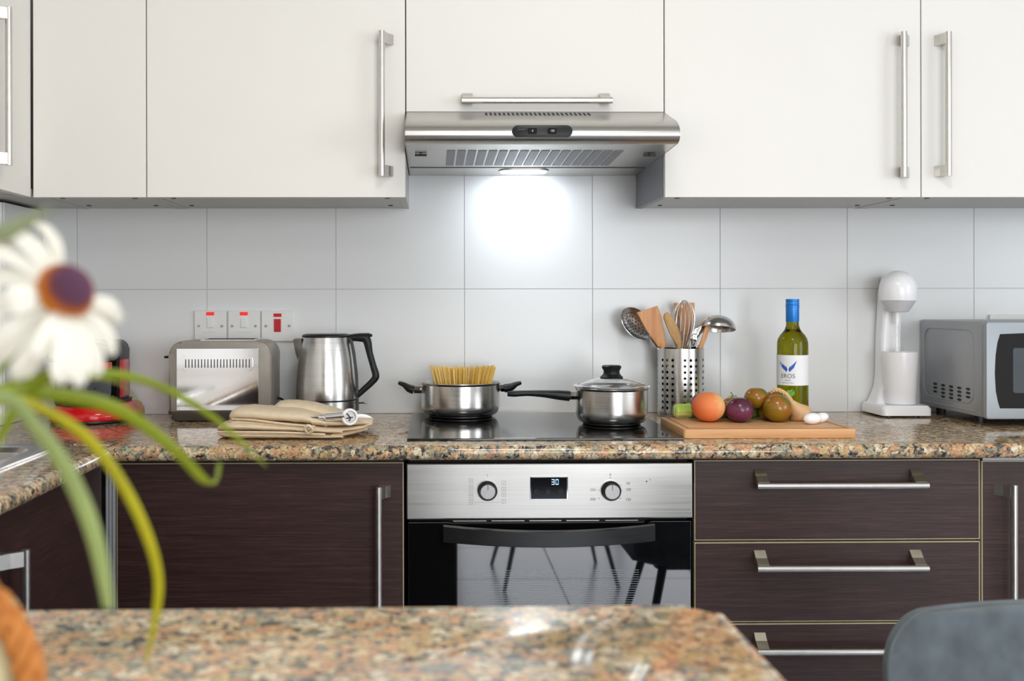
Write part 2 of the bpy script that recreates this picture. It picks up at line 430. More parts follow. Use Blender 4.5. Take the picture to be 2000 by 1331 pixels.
# ------------------------------------------------------------------ upper cabinets
def xs(px, Y): return W(px, 300, Y).x
Zb = W(1050, 385.5, UD).z           # bottom of the doors
ZT = 2.15
xa, xb_, xc, xd, xe = xs(61, UD), xs(286, UD), xs(792.5, UD), xs(1297.5, UD), xs(1799, UD)
def carcass(t, x0, x1, z0, z1, y0=UD+0.02, smat=None, screws=True):
    smat = smat or M['under']
    for a, b in ((x0, x0+0.016), (x1-0.016, x1)):
        obj('side_panel', box(nb(), a, b, y0+0.001, -0.001, z0, z1), smat, t)
    bp = obj('bottom_panel', box(nb(), x0+0.0165, x1-0.0165, y0+0.001, -0.001, z0+0.001, z0+0.017), M['under'], t)
    obj('top_panel', box(nb(), x0+0.0165, x1-0.0165, y0+0.001, -0.001, z1-0.016, z1), M['under'], t)
    if screws:
        for sx in (x0+0.045, x1-0.045):
            for sy in (y0+0.05, -0.09):
                obj('screw_cover', lathe(nb(), [(0.0, 0.0), (0.006, 0.0), (0.006, 0.002)], sx, sy, 14, z0-0.0008), M['blackp'], bp)
def upper(label, x0, x1, z0, bar=None, offx=0.0, smat=None, doorx=None):
    t = thing('wall_cabinet', ((x0+x1)/2, UD/2, z0), label, 'cabinet', None)
    carcass(t, x0+0.0005, x1-0.0005, z0+0.004, ZT, smat=smat)
    dx = doorx or (x0+0.0013, x1-0.0013)
    d = obj('door', box(nb(), dx[0], dx[1], UD, UD+0.019, z0, ZT, 0.0012), M['cream'], t)
    return t, d
SO = 0.030
t, d = upper('narrow cream corner wall cabinet door without a handle, left of the kettle side', xa+0.003, xb_, Zb)
t, d = upper('wide cream wall cabinet left of the extractor hood with vertical handle at right', xb_, xc, Zb)
b0 = W(745.5, 60, UD-SO); b1 = W(745.5, 344, UD-SO)
handle(d, b0, b1, (0, SO, 0), (0.014, 0, 0))
t, d = upper('short cream flap cabinet directly above the steel extractor hood', xc, xd, W(1000, 219, UD).z+0.0005)
b0 = W(902, 196, UD-SO); b1 = W(1196, 196, UD-SO)
handle(d, b0, b1, (0, SO, 0), (0, 0, 0.010))
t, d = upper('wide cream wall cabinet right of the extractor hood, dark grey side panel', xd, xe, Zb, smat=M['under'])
b0 = W(1765.5, 62, UD-SO); b1 = W(1765.5, 346, UD-SO)
handle(d, b0, b1, (0, SO, 0), (0.014, 0, 0))
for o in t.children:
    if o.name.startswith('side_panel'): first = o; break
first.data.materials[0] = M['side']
t, d = upper('cream wall cabinet above the microwave, cut off by the right edge', xe, xe+0.60, Zb)
b0 = W(1852.5, 62, UD-SO); b1 = W(1852.5, 344, UD-SO)
handle(d, b0, b1, (0, SO, 0), (-0.008, 0, 0))
t, d = upper('cream wall cabinet furthest to the right past the microwave', xe+0.60, 2.6, Zb)
# left run wall cabinet, its door faces right
XD = xa
t = thing('wall_cabinet', (-1.1, -0.62, Zb), 'cream wall cabinet on the left wall, its door facing right above the sink', 'cabinet')
cb = nb(); 
obj('side_panel', box(nb(), XL+0.001, XD-0.021, UD-0.017, UD-0.003, Zb+0.004, ZT), M['under'], t)
obj('side_panel', box(nb(), XL+0.001, XD-0.021, -0.976, -0.96, Zb+0.004, ZT), M['under'], t)
obj('bottom_panel', box(nb(), XL+0.001, XD-0.021, -0.9595, UD-0.0175, Zb+0.005, Zb+0.021), M['under'], t)
d = obj('door', box(nb(), XD-0.019, XD, -0.975, UD-0.003, Zb, ZT, 0.0012), M['cream'], t)
hy = -0.44
def WX(px, py, X):           # point on a plane x = X
    dd = ray(px, py); tt = (X-CAM.x)/dd.x
    return CAM+dd*tt
b0 = WX(17, 14, XD+SO); b1 = WX(17, 323, XD+SO)
handle(d, b0, Vector((b0.x, b0.y, b1.z)), (-SO, 0, 0), (0, -0.014, 0))
# corner underside filler above the column
tag(obj('corner_shelf_panel', box(nb(), XL+0.001, XD-0.001, UD-0.0015, -0.001, Zb+0.005, Zb+0.02), M['under']), 'grey underside board in the corner over the tiled column', 'panel')

# ------------------------------------------------------------------ extractor hood
hx0, hx1 = xc+0.002, xd+0.0
hz = W(1000, 219, UD).z
h = thing('extractor_hood', ((hx0+hx1)/2, -0.25, 1.527), 'stainless steel extractor hood with lit lamp, mounted over the hob', 'extractor hood')
YF = -0.522
def hp(py, Y): return W(1050, py, Y).z
prof = [(-0.004, hz-0.001), (UD-0.002, hz-0.001), (-0.435, hp(231, -0.435))]
z_a, z_b = hp(237, -0.475), hp(281, -0.488)
pts = smoothpts([(-0.435, 0, hp(230, -0.435)), (-0.478, 0, hp(236, -0.478)), (-0.505, 0, hp(245, -0.505)), (-0.517, 0, hp(258, -0.517)), (-0.512, 0, hp(272, -0.512)), (-0.492, 0, hp(281.5, -0.492))], 4)
outer = [(-0.004, hz-0.001), (UD-0.004, hz-0.001)] + [(p.x, p.z) for p in pts]
zub = hp(343, -0.012); zuf = outer[-1][1]
inner = [(y+0.0015 if i > 1 else y, z-0.0015) for i, (y, z) in enumerate(outer)]
full = outer + [(-0.488, zuf-0.0005), (-0.485, zuf+0.002)] + [(p[0]+0.0018, p[1]+0.0) for p in reversed([(q.x, q.z) for q in pts[6:-3]])] + [(-0.42, hz-0.03), (-0.006, hz-0.004)]
bm = nb(); prism(bm, full, 'x', hx0+0.001, hx1-0.001)
shell = obj('shell', bm, M['hood'], h, True, 25)
def uz(y): return zub + (zuf-zub)*(y+0.012)/(-0.485+0.012)
# side cheeks
side_poly = outer + [(-0.488, zuf), (-0.006, zub)]
for a, b in ((hx0, hx0+0.0015), (hx1-0.0015, hx1)):
    obj('cheek', prism(nb(), side_poly, 'x', a, b), M['hood'], h)
bm = nb(); prism(bm, [(-0.4845, uz(-0.4845)+0.0005), (-0.006, uz(-0.006)+0.0005), (-0.006, uz(-0.006)+0.004), (-0.4845, uz(-0.4845)+0.004)], 'x', hx0+0.002, hx1-0.002)
und = obj('underside_panel', bm, M['hood'], h)
obj('back_panel', box(nb(), hx0+0.002, hx1-0.002, -0.0055, -0.001, zub+0.005, hz-0.003), M['hood'], h)
yfa = -0.405; yfb = -0.19
fx0, fx1 = W(873, 295, yfa).x, W(1222, 295, yfa).x
npn = 17; pw = (fx1-fx0)/npn
for i in range(npn):
    a = fx0+i*pw; b = a+pw*0.80
    bm = nb(); prism(bm, [(yfa, uz(yfa)-0.0012), (yfb, uz(yfb)-0.0012), (yfb, uz(yfb)+0.0003), (yfa, uz(yfa)+0.0003)], 'x', a, b)
    obj('filter_slot', bm, M['mesh'], und)
bm = nb()
prism(bm, [(-0.150, uz(-0.150)-0.001), (-0.148, uz(-0.148)-0.001), (-0.148, uz(-0.148)+0.0003), (-0.150, uz(-0.150)+0.0003)], 'x', hx0+0.004, hx1-0.004)
obj('seam_line', bm, M['gap'], und)
for px in (822, 1268):
    p = W(px, 301, -0.36)
    bm = nb(); box(bm, p.x-0.014, p.x+0.014, -0.366, -0.358, uz(-0.36)-0.006, uz(-0.36)-0.001, 0.001); box(bm, p.x-0.002, p.x+0.002, -0.372, -0.352, uz(-0.36)-0.004, uz(-0.36)-0.001)
    obj('filter_latch', bm, M['blackp'], und)
lx0, lx1 = W(978, 337, -0.09).x, W(1067, 337, -0.09).x
bm = nb(); prism(bm, rrect(lx0-0.006, lx1+0.006, -0.128, -0.046, 0.03, 8), 'z', uz(-0.09)-0.0018, uz(-0.09)+0.003)
lr = obj('lamp_surround', bm, M['hood'], h)
bm = nb(); prism(bm, rrect(lx0, lx1, -0.122, -0.052, 0.028, 8), 'z', uz(-0.09)-0.0035, uz(-0.09)-0.0019)
obj('lamp_diffuser', bm, M['lamp'], h)
lo = area('hood_lamp_light', ((lx0+lx1)/2, -0.086, uz(-0.09)-0.006), (math.radians(38), 0, 0), 0.10, 0.03, 0.52, (0.80, 0.90, 1.0))
lo.data.spread = math.radians(150)
# vent slots on the sloping top
for i in range(24):
    f = i/23
    a = W(949.5+f*(1150-949.5), 222.5, UD-0.03)
    bm = nb(); yy = UD-0.028
    z0 = hz-0.001 + (outer[2][1]-(hz-0.001))*((yy-(UD-0.004))/(-0.435-(UD-0.004)))
    y1_, y2_ = yy-0.020, yy+0.012
    def zz(y): return (hz-0.001) + (outer[2][1]-(hz-0.001))*((y-(UD-0.004))/(-0.435-(UD-0.004)))
    prism(bm, [(y1_, zz(y1_)+0.0005), (y2_, zz(y2_)+0.0005), (y2_, zz(y2_)-0.001), (y1_, zz(y1_)-0.001)], 'x', a.x-0.0026, a.x+0.0026)
    obj('vent_slot', bm, M['gap'], shell)
# switch panel
p0 = W(1000, 268, -0.518); p1 = W(1118, 245, -0.518)
bm = nb(); prism(bm, rrect(p0.x, p1.x, p0.z, p1.z, (p1.z-p0.z)/2-0.0002, 8), 'y', -0.5205, -0.505, 0.001)
sw = obj('switch_panel', bm, M['blackp'], h, True)
for px in (1040, 1079):
    c = W(px, 256, -0.522)
    r = obj('rocker_switch', box(nb(), c.x-0.0095, c.x+0.0095, -0.5245, -0.5208, c.z-0.0062, c.z+0.0062, 0.0012), M['blackg'], sw)
    bm = nb(); text(bm, '0' if px < 1050 else '123', 0.006, lambda x, y: (c.x+x, -0.5247, c.z+y)); obj('print', bm, M['plate'], r)
c = W(1018, 253, -0.522)
obj('print', box(nb(), c.x-0.008, c.x+0.008, -0.5209, -0.5206, c.z-0.0006, c.z+0.0006), M['ink'], sw)

# ------------------------------------------------------------------ worktops
def bull(front, back, z0, z1, sign=1):
    """profile (across, z) with rounded front edge"""
    r = (z1-z0)/2*0.98; out = [(back, z1), (front+r*1.0, z1)]
    for i in range(1, 8):
        a = PI/2+PI*i/8; out.append((front+r+r*math.cos(a), (z0+z1)/2+(z1-z0)/2*math.sin(a)))
    out += [(front+r, z0), (back, z0)]
    return out
CF = -0.650; CXL = -0.652; CB = 0.869
bm = nb()
prism(bm, bull(CF, -0.0005, CB, CT), 'x', CXL-0.01, 2.62)
box(bm, XL+0.0005, CXL-0.01, -0.60, -0.2575, CB, CT)
box(bm, -1.0295, CXL-0.01, -0.2575, -0.0005, CB, CT)
# left run: profile across x mirrored
pl = [(-(p[0]), p[1]) for p in bull(-CXL*-1 if False else 0.652, 0.755, CB, CT)]
prof2 = [(-x, z) for x, z in bull(0.652, 0.755, CB, CT)]
def ext_y(bm, poly, y0, y1):
    a = [bm.verts.new((p[0], y0, p[1])) for p in poly]; b = [bm.verts.new((p[0], y1, p[1])) for p in poly]
    bm.faces.new(a); bm.faces.new(b[::-1]); n = len(poly)
    for i in range(n): bm.faces.new((a[i], b[i], b[(i+1) % n], a[(i+1) % n]))
PFY = G(900, 1187.5, CT).y+0.006
ext_y(bm, prof2, PFY, CF+0.02)
SY0, SY1, SX0, SX1 = -1.30, -0.645, -1.21, -0.79      # sink cut-out
box(bm, XL+0.0005, -0.755, SY1, -0.60, CB, CT)
box(bm, XL+0.0005, SX0, SY0, SY1, CB, CT); box(bm, SX1, -0.755, SY0, SY1, CB, CT); box(bm, XL+0.0005, -0.755, PFY, SY0, CB, CT)
wt = obj('worktop', bm, M['granite'], None, True, 40)
tag(wt, 'polished pink-tan granite worktop along the back and left walls under the appliances', 'worktop')
# peninsula worktop in the foreground
PF = G(900, 1187.5, CT).y+0.004; PXR = G(1466, 1271, CT-0.003).x+0.002; PB = -2.62
bm = nb()
r = 0.03; poly = [(XL+0.001, PB), (PXR-r, PB)]
for i in range(7):
    a = -PI/2+PI/2*i/6; poly.append((PXR-r+r*math.cos(a), PB+r+r*math.sin(a)))
for i in range(7):
    a = PI/2*i/6; poly.append((PXR-r+r*math.cos(a), PF-r+r*math.sin(a)))
poly.append((XL+0.001, PF))
a_ = prism(bm, poly, 'z', CB, CT, 0.012)
pw_ = obj('peninsula_worktop', bm, M['granite'], None, True, 40)
tag(pw_, 'polished granite peninsula top in the blurred foreground under the plant', 'worktop')
t = thing('base_cabinet', (-0.6, -2.2, 0), 'dark wenge base cabinet under the foreground granite peninsula', 'cabinet')
obj('body', box(nb(), XL+0.002, 0.08, -2.52, -1.90, 0.10, CB-0.001, 0.001), M['wenge'], t)
obj('plinth', box(nb(), XL+0.002, 0.06, -2.48, -1.94, 0.0, 0.099), M['wenge'], t)

# sink
t = thing('sink', (-1.0, -0.97, CT), 'stainless steel sink set into the left worktop', 'sink')
bm = nb()
o_ = rrect(SX0-0.03, -0.762, SY0-0.03, -0.622, 0.02, 4); i_ = rrect(SX0+0.02, SX1-0.02, SY0+0.03, SY1-0.03, 0.05, 4)
def ringpts(poly, z): return [(x, y, z) for x, y in poly]
def grow(poly, s, z):
    cx = (SX0+SX1)/2; cy = (SY0+SY1)/2
    return [(cx+(x-cx)*s, cy+(y-cy)*s, z) for x, y in poly]
loft(bm, [ringpts(o_, CT+0.0005), ringpts(o_, CT+0.0045), grow(o_, 0.985, CT+0.0055), [(x, y, CT+0.0025) for x, y in rrect(SX0+0.012, SX1-0.012, SY0+0.02, SY1-0.02, 0.055, 4)],
          ringpts(i_, CT-0.006), grow(i_, 0.96, CT-0.15), grow(i_, 0.85, CT-0.165), grow(i_, 0.1, CT-0.168)], False)
obj('basin', bm, M['steel'], t, True)
obj('drain', lathe(nb(), [(0, 0.004), (0.03, 0.004), (0.04, 0.0), (0.04, -0.01)], -1.0, -0.97, 24, CT-0.166), M['chrome'], t, True)

# ------------------------------------------------------------------ base cabinets
def front(name, parent, x0, x1, z0, z1, Y=LD, proud=0.018):
    """laminate front with thin beige edge band"""
    e = 0.0016
    f = obj(name, box(nb(), x0+e, x1-e, Y, Y+proud, z0+e, z1-e, 0.0004, 1), M['wenge'], parent)
    bm = nb(); yb, yf = Y+proud, Y+0.0006
    box(bm, x0, x0+e, yf, yb, z0, z1); box(bm, x1-e, x1, yf, yb, z0, z1)
    box(bm, x0+e, x1-e, yf, yb, z0, z0+e); box(bm, x0+e, x1-e, yf, yb, z1-e, z1)
    obj('edge_band', bm, M['edge'], f)
    return f
def basebox(t, x0, x1):
    b = nb()
    box(b, x0, x0+0.016, LD+0.0195, -0.01, 0.10, CB-0.001); box(b, x1-0.016, x1, LD+0.0195, -0.01, 0.10, CB-0.001)
    box(b, x0+0.016, x1-0.016, LD+0.0195, -0.01, 0.10, 0.116); box(b, x0+0.016, x1-0.016, -0.02, -0.01, 0.116, CB-0.001)
    box(b, x0+0.016, x1-0.016, LD+0.0195, LD+0.06, CB-0.017, CB-0.001)
    obj('carcass', b, M['gap'], t)
    obj('plinth', box(nb(), x0, x1, LD+0.05, LD+0.066, 0.0, 0.0995), M['wenge'], t)
def lx(px): return W(px, 1000, LD).x
def lz(py, px=1400): return W(px, py, LD).z
X0, X1, X2, X3, X4 = lx(227), lx(791), lx(1354.5), lx(1915.5), lx(1915.5)+0.60
t = thing('base_cabinet', ((X0+X1)/2, -0.3, 0), 'dark wenge base cabinet with one wide door left of the oven', 'cabinet')
basebox(t, X0, X1-0.002)
d = front('door', t, X0+0.001, X1-0.003, 0.102, lz(905, 500))
b0 = W(739, 952, LD-SO)
handle(d, b0, Vector((b0.x, b0.y, b0.z-0.34)), (0, SO, 0), (0.012, 0, 0))
t = thing('drawer_cabinet', ((X2+X3)/2, -0.3, 0), 'dark wenge drawer cabinet with three wide drawers right of the oven', 'cabinet')
basebox(t, X2+0.0035, X3-0.001)
for (ya, yb, hyy) in ((899, 1055, 950), (1059.5, 1214.5, 1112), (1218.5, 1560, 1275)):
    dr = front('drawer', t, lx(1356.5), lx(1913.5), max(lz(yb, 1630), 0.102), lz(ya, 1630))
    p = W(1479, hyy, LD-SO); q = W(1813, hyy-1, LD-SO)
    handle(dr, p, q, (0, SO, 0), (0, 0, 0.020), pmat=M['brass'])
t = thing('base_cabinet', ((X3+X4)/2, -0.3, 0), 'dark wenge base cabinet at right edge behind the velvet chair', 'cabinet')
basebox(t, X3+0.001, X4)
d = front('door', t, lx(1918), X4-0.001, 0.102, lz(901, 1950))
obj('top_rail', box(nb(), lx(1920), X4-0.001, LD+0.001, LD+0.018, lz(901, 1950)+0.001, CB-0.0005), M['alu'], t)
b0 = W(1981, 948, LD-SO)
handle(d, b0, Vector((b0.x, b0.y, b0.z-0.36)), (0, SO, 0), (-0.014, 0, 0))
t = thing('base_cabinet', (2.2, -0.3, 0), 'dark wenge base cabinet furthest right beyond the frame', 'cabinet')
basebox(t, X4+0.002, 2.6); front('door', t, X4+0.003, 2.599, 0.102, lz(901, 1950))
# left run base cabinets, doors facing right
LX = lx(205)
t = thing('base_cabinet', (-1.0, -1.2, 0), 'dark wenge sink cabinet on the left wall with doors facing right', 'cabinet')
b = nb(); box(b, XL+0.002, LX-0.02, -1.88, -0.655, 0.10, 0.116); box(b, XL+0.002, LX-0.02, -0.671, -0.655, 0.116, CB-0.001); box(b, XL+0.002, LX-0.02, -1.88, -1.864, 0.116, CB-0.001)
box(b, XL+0.002, XL+0.012, -1.864, -0.671, 0.116, CB-0.001); box(b, LX-0.035, LX-0.02, -1.864, -0.671, 0.80, CB-0.001)
obj('carcass', b, M['gap'], t)
for y0, y1 in ((-1.215, -0.628), (-1.82, -1.219)):
    d = obj('door', box(nb(), LX-0.019, LX, y0, y1, 0.102, CB-0.008, 0.0006), M['wenge'], t)
    if y1 > -1:
        obj('edge_band', box(nb(), LX-0.018, LX-0.0005, y0, y1, CB-0.0078, CB-0.006), M['edge'], d)
        b0 = WX(50, 1074, LX+SO)
        handle(d, b0, Vector((b0.x, b0.y, b0.z-0.34)), (-SO, 0, 0), (0, -0.024, 0))
# corner aluminium post
bm = nb(); cx0, cx1 = lx(206), lx(225)
for i in range(3):
    w3 = (cx1-cx0)/3; box(bm, cx0+i*w3+0.0006, cx0+(i+1)*w3-0.0006, LD-0.001, LD+0.004, 0.10, CB-0.006, 0.0008)
box(bm, cx0, cx1, LD+0.004, LD+0.016, 0.10, CB-0.006)
tag(obj('corner_post', bm, M['alu']), 'brushed aluminium corner post between the dark base cabinets at left', 'post')

# ------------------------------------------------------------------ hob
HX0, HX1 = G(795, 857, CT+0.005).x, G(1285, 815, CT+0.005).x
HY0 = G(1000, 857, CT+0.005).y
HX1 = 0.5365
bm = nb(); box(bm, HX0, HX1, HY0, -0.035, CT+0.0005, CT+0.0055, 0.0012)
hob = thing('hob', ((HX0+HX1)/2, -0.28, CT), 'black ceramic glass hob set on the granite worktop under the hood', 'hob')
gl = obj('glass_top', bm, M['hobglass'], hob)
obj('underbox', box(nb(), HX0+0.02, HX1-0.02, HY0+0.02, -0.055, CT-0.0002, CT+0.0005), M['gap'], hob)

# ------------------------------------------------------------------ oven
ox0, ox1 = lx(794.5), lx(1351.5)
ov = thing('oven', ((ox0+ox1)/2, -0.3, 0.1), 'built-in stainless and black glass oven with two knobs between base cabinets', 'oven')
pz1, pz0 = lz(905, 1070), lz(1013, 1070)
pan = obj('control_panel', box(nb(), ox0, ox1, LD-0.004, LD+0.03, pz0, pz1, 0.002), M['hood'], ov)
FY = LD-0.004
dz1 = lz(1019, 1070)
obj('cavity', box(nb(), ox0+0.004, ox1-0.004, LD+0.031, -0.05, 0.12, CB-0.01), M['gap'], ov)
# door: black frame and glass
bm = nb()
poly = []
xl_, xr_ = ox0+0.003, ox1-0.003
zt = dz1; zd = dz1-0.006
for x_, z_ in ((xl_, 0.27), (xr_, 0.27), (xr_, zt), (lx(1272), zt), (lx(1258), zd), (lx(890), zd), (lx(876), zt), (xl_, zt)): poly.append((x_, z_))
prism(bm, poly, 'y', LD-0.004, LD+0.016, 0.0012)
dr = obj('door', bm, M['ovenglass'], ov)
gx0, gx1, gz1, gz0 = lx(905), lx(1247), lz(1112), 0.36
for i in range(26):
    z_ = gz1 - i*0.0048
    obj('window_print_line', box(nb(), gx0, gx1, LD-0.0044, LD-0.0041, z_-0.0004, z_+0.0004), M['silver'], dr)
lower = obj('lower_panel', box(nb(), xl_, xr_, LD-0.004, LD+0.016, 0.105, 0.265, 0.0012), M['darksteel'], ov)
# vent gap pieces
for a, b in ((885, 950), (960, 1024), (1034, 1096), (1106, 1170), (1182, 1246)):
    obj('vent_gap', box(nb(), lx(a), lx(b), LD-0.002, LD+0.002, lz(1016.2), lz(1015.0)), M['bar'], pan)
# curved dark handle
hl, hr = W(866, 1045, LD-0.04), W(1281, 1042, LD-0.04)
bm = nb(); ring = []
for i in range(25):
    u = -1+2*i/24; x_ = hl.x+(hr.x-hl.x)*i/24
    bow = 1-u*u
    zc = W(1074, 1045+2*bow+ (0), LD-0.04).z - 0.003*bow
    hh = 0.0165+0.002*bow
    zt_ = W(1074, 1028+8.5*bow, LD-0.04).z; zb2 = W(1074, 1061+7*bow, LD-0.04).z
    yo = LD-0.030-0.020*bow
    ring.append([(x_, yo, zb2), (x_, yo-0.004, zb2+0.002), (x_, yo-0.004, zt_-0.002), (x_, yo, zt_), (x_, yo+0.010, zt_), (x_, yo+0.010, zb2)])
loft(bm, ring); hn = obj('handle', bm, M['darksteel'], ov, True, 30)
for x_ in (hl.x+0.012, hr.x-0.012):
    obj('bracket', box(nb(), x_-0.008, x_+0.008, LD-0.03, LD-0.0045, hl.z-0.008, hl.z+0.008, 0.002), M['darksteel'], hn)
# knobs
for px, lab in ((952, 'l'), (1193, 'r')):
    c = W(px, 958.5, FY)
    def toy(prof, cc, n=40):
        bm = nb(); lathe(bm, [(r_, -y_) for r_, y_ in prof], 0, 0, n)
        bmesh.ops.rotate(bm, verts=bm.verts, cent=(0, 0, 0), matrix=Matrix.Rotation(PI/2, 3, 'X'))
        bmesh.ops.translate(bm, verts=bm.verts, vec=cc)
        return bm
    kb = obj('knob', toy([(0.0205, 0), (0.0205, -0.010), (0.0195, -0.0115), (0.0165, -0.0115), (0.0165, 0), (0.0205, 0)], c+Vector((0, 0.0, 0))), M['blackg'], pan, True)
    k2 = obj('knob_cap', toy([(0.0, -0.0205), (0.0148, -0.0205), (0.016, -0.019), (0.016, 0)], c), M['cap'], kb, True)
    obj('pointer', box(nb(), c.x-0.0006, c.x+0.0006, FY-0.0209, FY-0.0205, c.z+0.004, c.z+0.0145), M['blackp'], kb)
def pt(px, py): return W(px, py, FY-0.0003)
bm = nb()
for s, px, py in (('50', 1227, 945), ('100', 1227, 957), ('150', 1227, 976.5), ('200', 1158, 976), ('250', 1158, 957.5), ('0', 1192, 928)):
    c = pt(px, py); text(bm, s, 0.0078, lambda x, y, c=c: (c.x+x, c.y, c.z+y))
for px, py in ((1212, 948), (1214, 958), (1211, 974), (1170, 974), (1169, 958), (1192, 934)):
    c = pt(px, py); box(bm, c.x-0.0025, c.x+0.0025, c.y, c.y+0.0002, c.z-0.0004, c.z+0.0004)
obj('temperature_print', bm, M['darkink'], pan)
bm = nb()
def frame(bm, px, py, w_, h_, t_=0.0005):
    c = pt(px, py)
    box(bm, c.x-w_, c.x+w_, c.y, c.y+0.0002, c.z+h_-t_, c.z+h_); box(bm, c.x-w_, c.x+w_, c.y, c.y+0.0002, c.z-h_, c.z-h_+t_)
    box(bm, c.x-w_, c.x-w_+t_, c.y, c.y+0.0002, c.z-h_, c.z+h_); box(bm, c.x+w_-t_, c.x+w_, c.y, c.y+0.0002, c.z-h_, c.z+h_)
for i, py in enumerate((940, 952, 963, 972, 982)):
    frame(bm, 920, py, 0.0042, 0.0042); c = pt(920, py); box(bm, c.x-0.002, c.x+0.002, c.y, c.y+0.0002, c.z-0.0004, c.z+0.0004)
for i, py in enumerate((944, 956, 967, 980)):
    frame(bm, 984, py, 0.0042, 0.0042); c = pt(984, py); box(bm, c.x-0.0004, c.x+0.0004, c.y, c.y+0.0002, c.z-0.002, c.z+0.002)
c = pt(952, 929); box(bm, c.x-0.0004, c.x+0.0004, c.y, c.y+0.0002, c.z-0.003, c.z+0.003)
for px in (938, 966):
    c = pt(px, 982); box(bm, c.x-0.012, c.x+0.012, c.y, c.y+0.0002, c.z-0.0002, c.z+0.0002)
obj('function_symbols', bm, M['ink'], pan)
bm = nb(); c = pt(1263, 941); sphere(bm, c, 0.0016, 0.0005, 0.0016, 10, 6); c = pt(1270, 940); text(bm, '°', 0.01, lambda x, y, c=c: (c.x+x, c.y, c.z+y))
obj('indicator_print', bm, M['darkink'], pan)
p0, p1 = W(1035.5, 977, FY), W(1109.5, 931, FY)
obj('display_bezel', box(nb(), p0.x, p1.x, FY-0.002, FY+0.001, p0.z, p1.z, 0.0008), M['chrome'], pan)
dp = obj('display', box(nb(), p0.x+0.0015, p1.x-0.003, FY-0.0026, FY-0.001, p0.z+0.002, p1.z-0.0015), M['blackg'], pan)
bm = nb(); c = W(1084, 942, FY-0.003)
def seg7(bm, c, digit, h_=0.0112, w_=0.0064, t_=0.0013):
    S = {'3': 'abgcd', '0': 'abcdef'}[digit]
    hh, ww = h_/2, w_/2
    R = {'a': (-ww, ww, hh-t_, hh), 'g': (-ww, ww, -t_/2, t_/2), 'd': (-ww, ww, -hh, -hh+t_), 'f': (-ww, -ww+t_, 0.0004, hh-0.0004), 'e': (-ww, -ww+t_, -hh+0.0004, -0.0004), 'b': (ww-t_, ww, 0.0004, hh-0.0004), 'c': (ww-t_, ww, -hh+0.0004, -0.0004)}
    for s in S:
        x0, x1, z0, z1 = R[s]; box(bm, c.x+x0+0.0004, c.x+x1-0.0002, FY-0.0030, FY-0.0027, c.z+z0, c.z+z1)
seg7(bm, c+Vector((-0.0042, 0, 0)), '3'); seg7(bm, c+Vector((0.0042, 0, 0)), '0')
obj('lit_digits', bm, M['digit'], dp)
bm = nb()
for px, s in ((1048, '-'), (1071, 'o'), (1095, '+')):
    c = W(px, 961, FY-0.003); rr = 0.0042
    pts = [(c.x+rr*math.cos(2*PI*i/16), FY-0.0028, c.z+rr*math.sin(2*PI*i/16)) for i in range(17)]
    tube(bm, pts, 0.00022, 4); text(bm, s, 0.006, lambda x, y, c=c: (c.x+x, FY-0.0028, c.z+y))
obj('touch_key_print', bm, M['ink'], dp)

# ------------------------------------------------------------------ wall switches
def switch_plate(px0, px1, label, big=False):
    a = W(px0, 667, 0); b = W(px1, 607, 0); cx, cz = (a.x+b.x)/2, (a.z+b.z)/2
    t = thing('wall_switch', (cx, 0, a.z), label, 'switch', 'white wall switches over the toaster')
    obj('plate', box(nb(), a.x+0.0005, b.x-0.0005, -0.009, -0.0005, a.z, b.z, 0.002), M['plate'], t)
    zt = b.z
    def fb(name, w_, z0, z1, y, m, bev=0.0008, dx=0):
        return obj(name, box(nb(), cx+dx-w_, cx+dx+w_, y, -0.0085, z0, z1, bev), m, t)
    fb('indicator_light', 0.0105, zt-0.0125-(0.004 if big else 0), zt-0.0035-(0.004 if big else 0), -0.0106, M['redc'] if big else M['redn'])
    if big: fb('rocker', 0.0092, zt-0.056, zt-0.022, -0.0125, M['redp'], 0.0015)
    else:
        fb('rocker', 0.0085, zt-0.045, zt-0.020, -0.0118, M['plate'], 0.0015)
        fb('outlet_slot', 0.020, zt-0.0575, zt-0.051, -0.0098, M['plate'], 0.0006)
    for s in (-1, 1):
        bm = nb(); lathe(bm, [(0, 0), (0.0028, 0), (0.0034, -0.0008), (0.0034, 0.001)], 0, 0, 14)
        bmesh.ops.rotate(bm, verts=bm.verts, cent=(0, 0, 0), matrix=Matrix.Rotation(-PI/2, 3, 'X'))
        bmesh.ops.translate(bm, verts=bm.verts, vec=(cx+s*0.0305, -0.0098, cz))
        sc_ = obj('screw', bm, M['steel'], t)
        obj('slot', box(nb(), cx+s*0.0305-0.0022, cx+s*0.0305+0.0022, -0.0112, -0.0106, cz-0.0005, cz+0.0005), M['gap'], sc_)
switch_plate(380.5, 443.5, 'white wall switch with small red light, leftmost of the three over the toaster')
switch_plate(446, 509, 'white wall switch with small red light, middle of the three over the toaster')
switch_plate(511, 575, 'white wall switch with large red rocker beside the kettle spout', True)
a = W(1930, 668, 0); b = W(2086, 614.5, 0)
t = thing('wall_socket', ((a.x+b.x)/2, 0, a.z), 'white double wall socket half hidden behind the microwave', 'socket')
obj('plate', box(nb(), a.x, b.x, -0.010, -0.0005, b.z-0.087, b.z, 0.002), M['plate'], t)
for dx in (0.03, 0.1): obj('rocker', box(nb(), a.x+dx, a.x+dx+0.012, -0.013, -0.0095, b.z-0.03, b.z-0.012, 0.001), M['plate'], t)

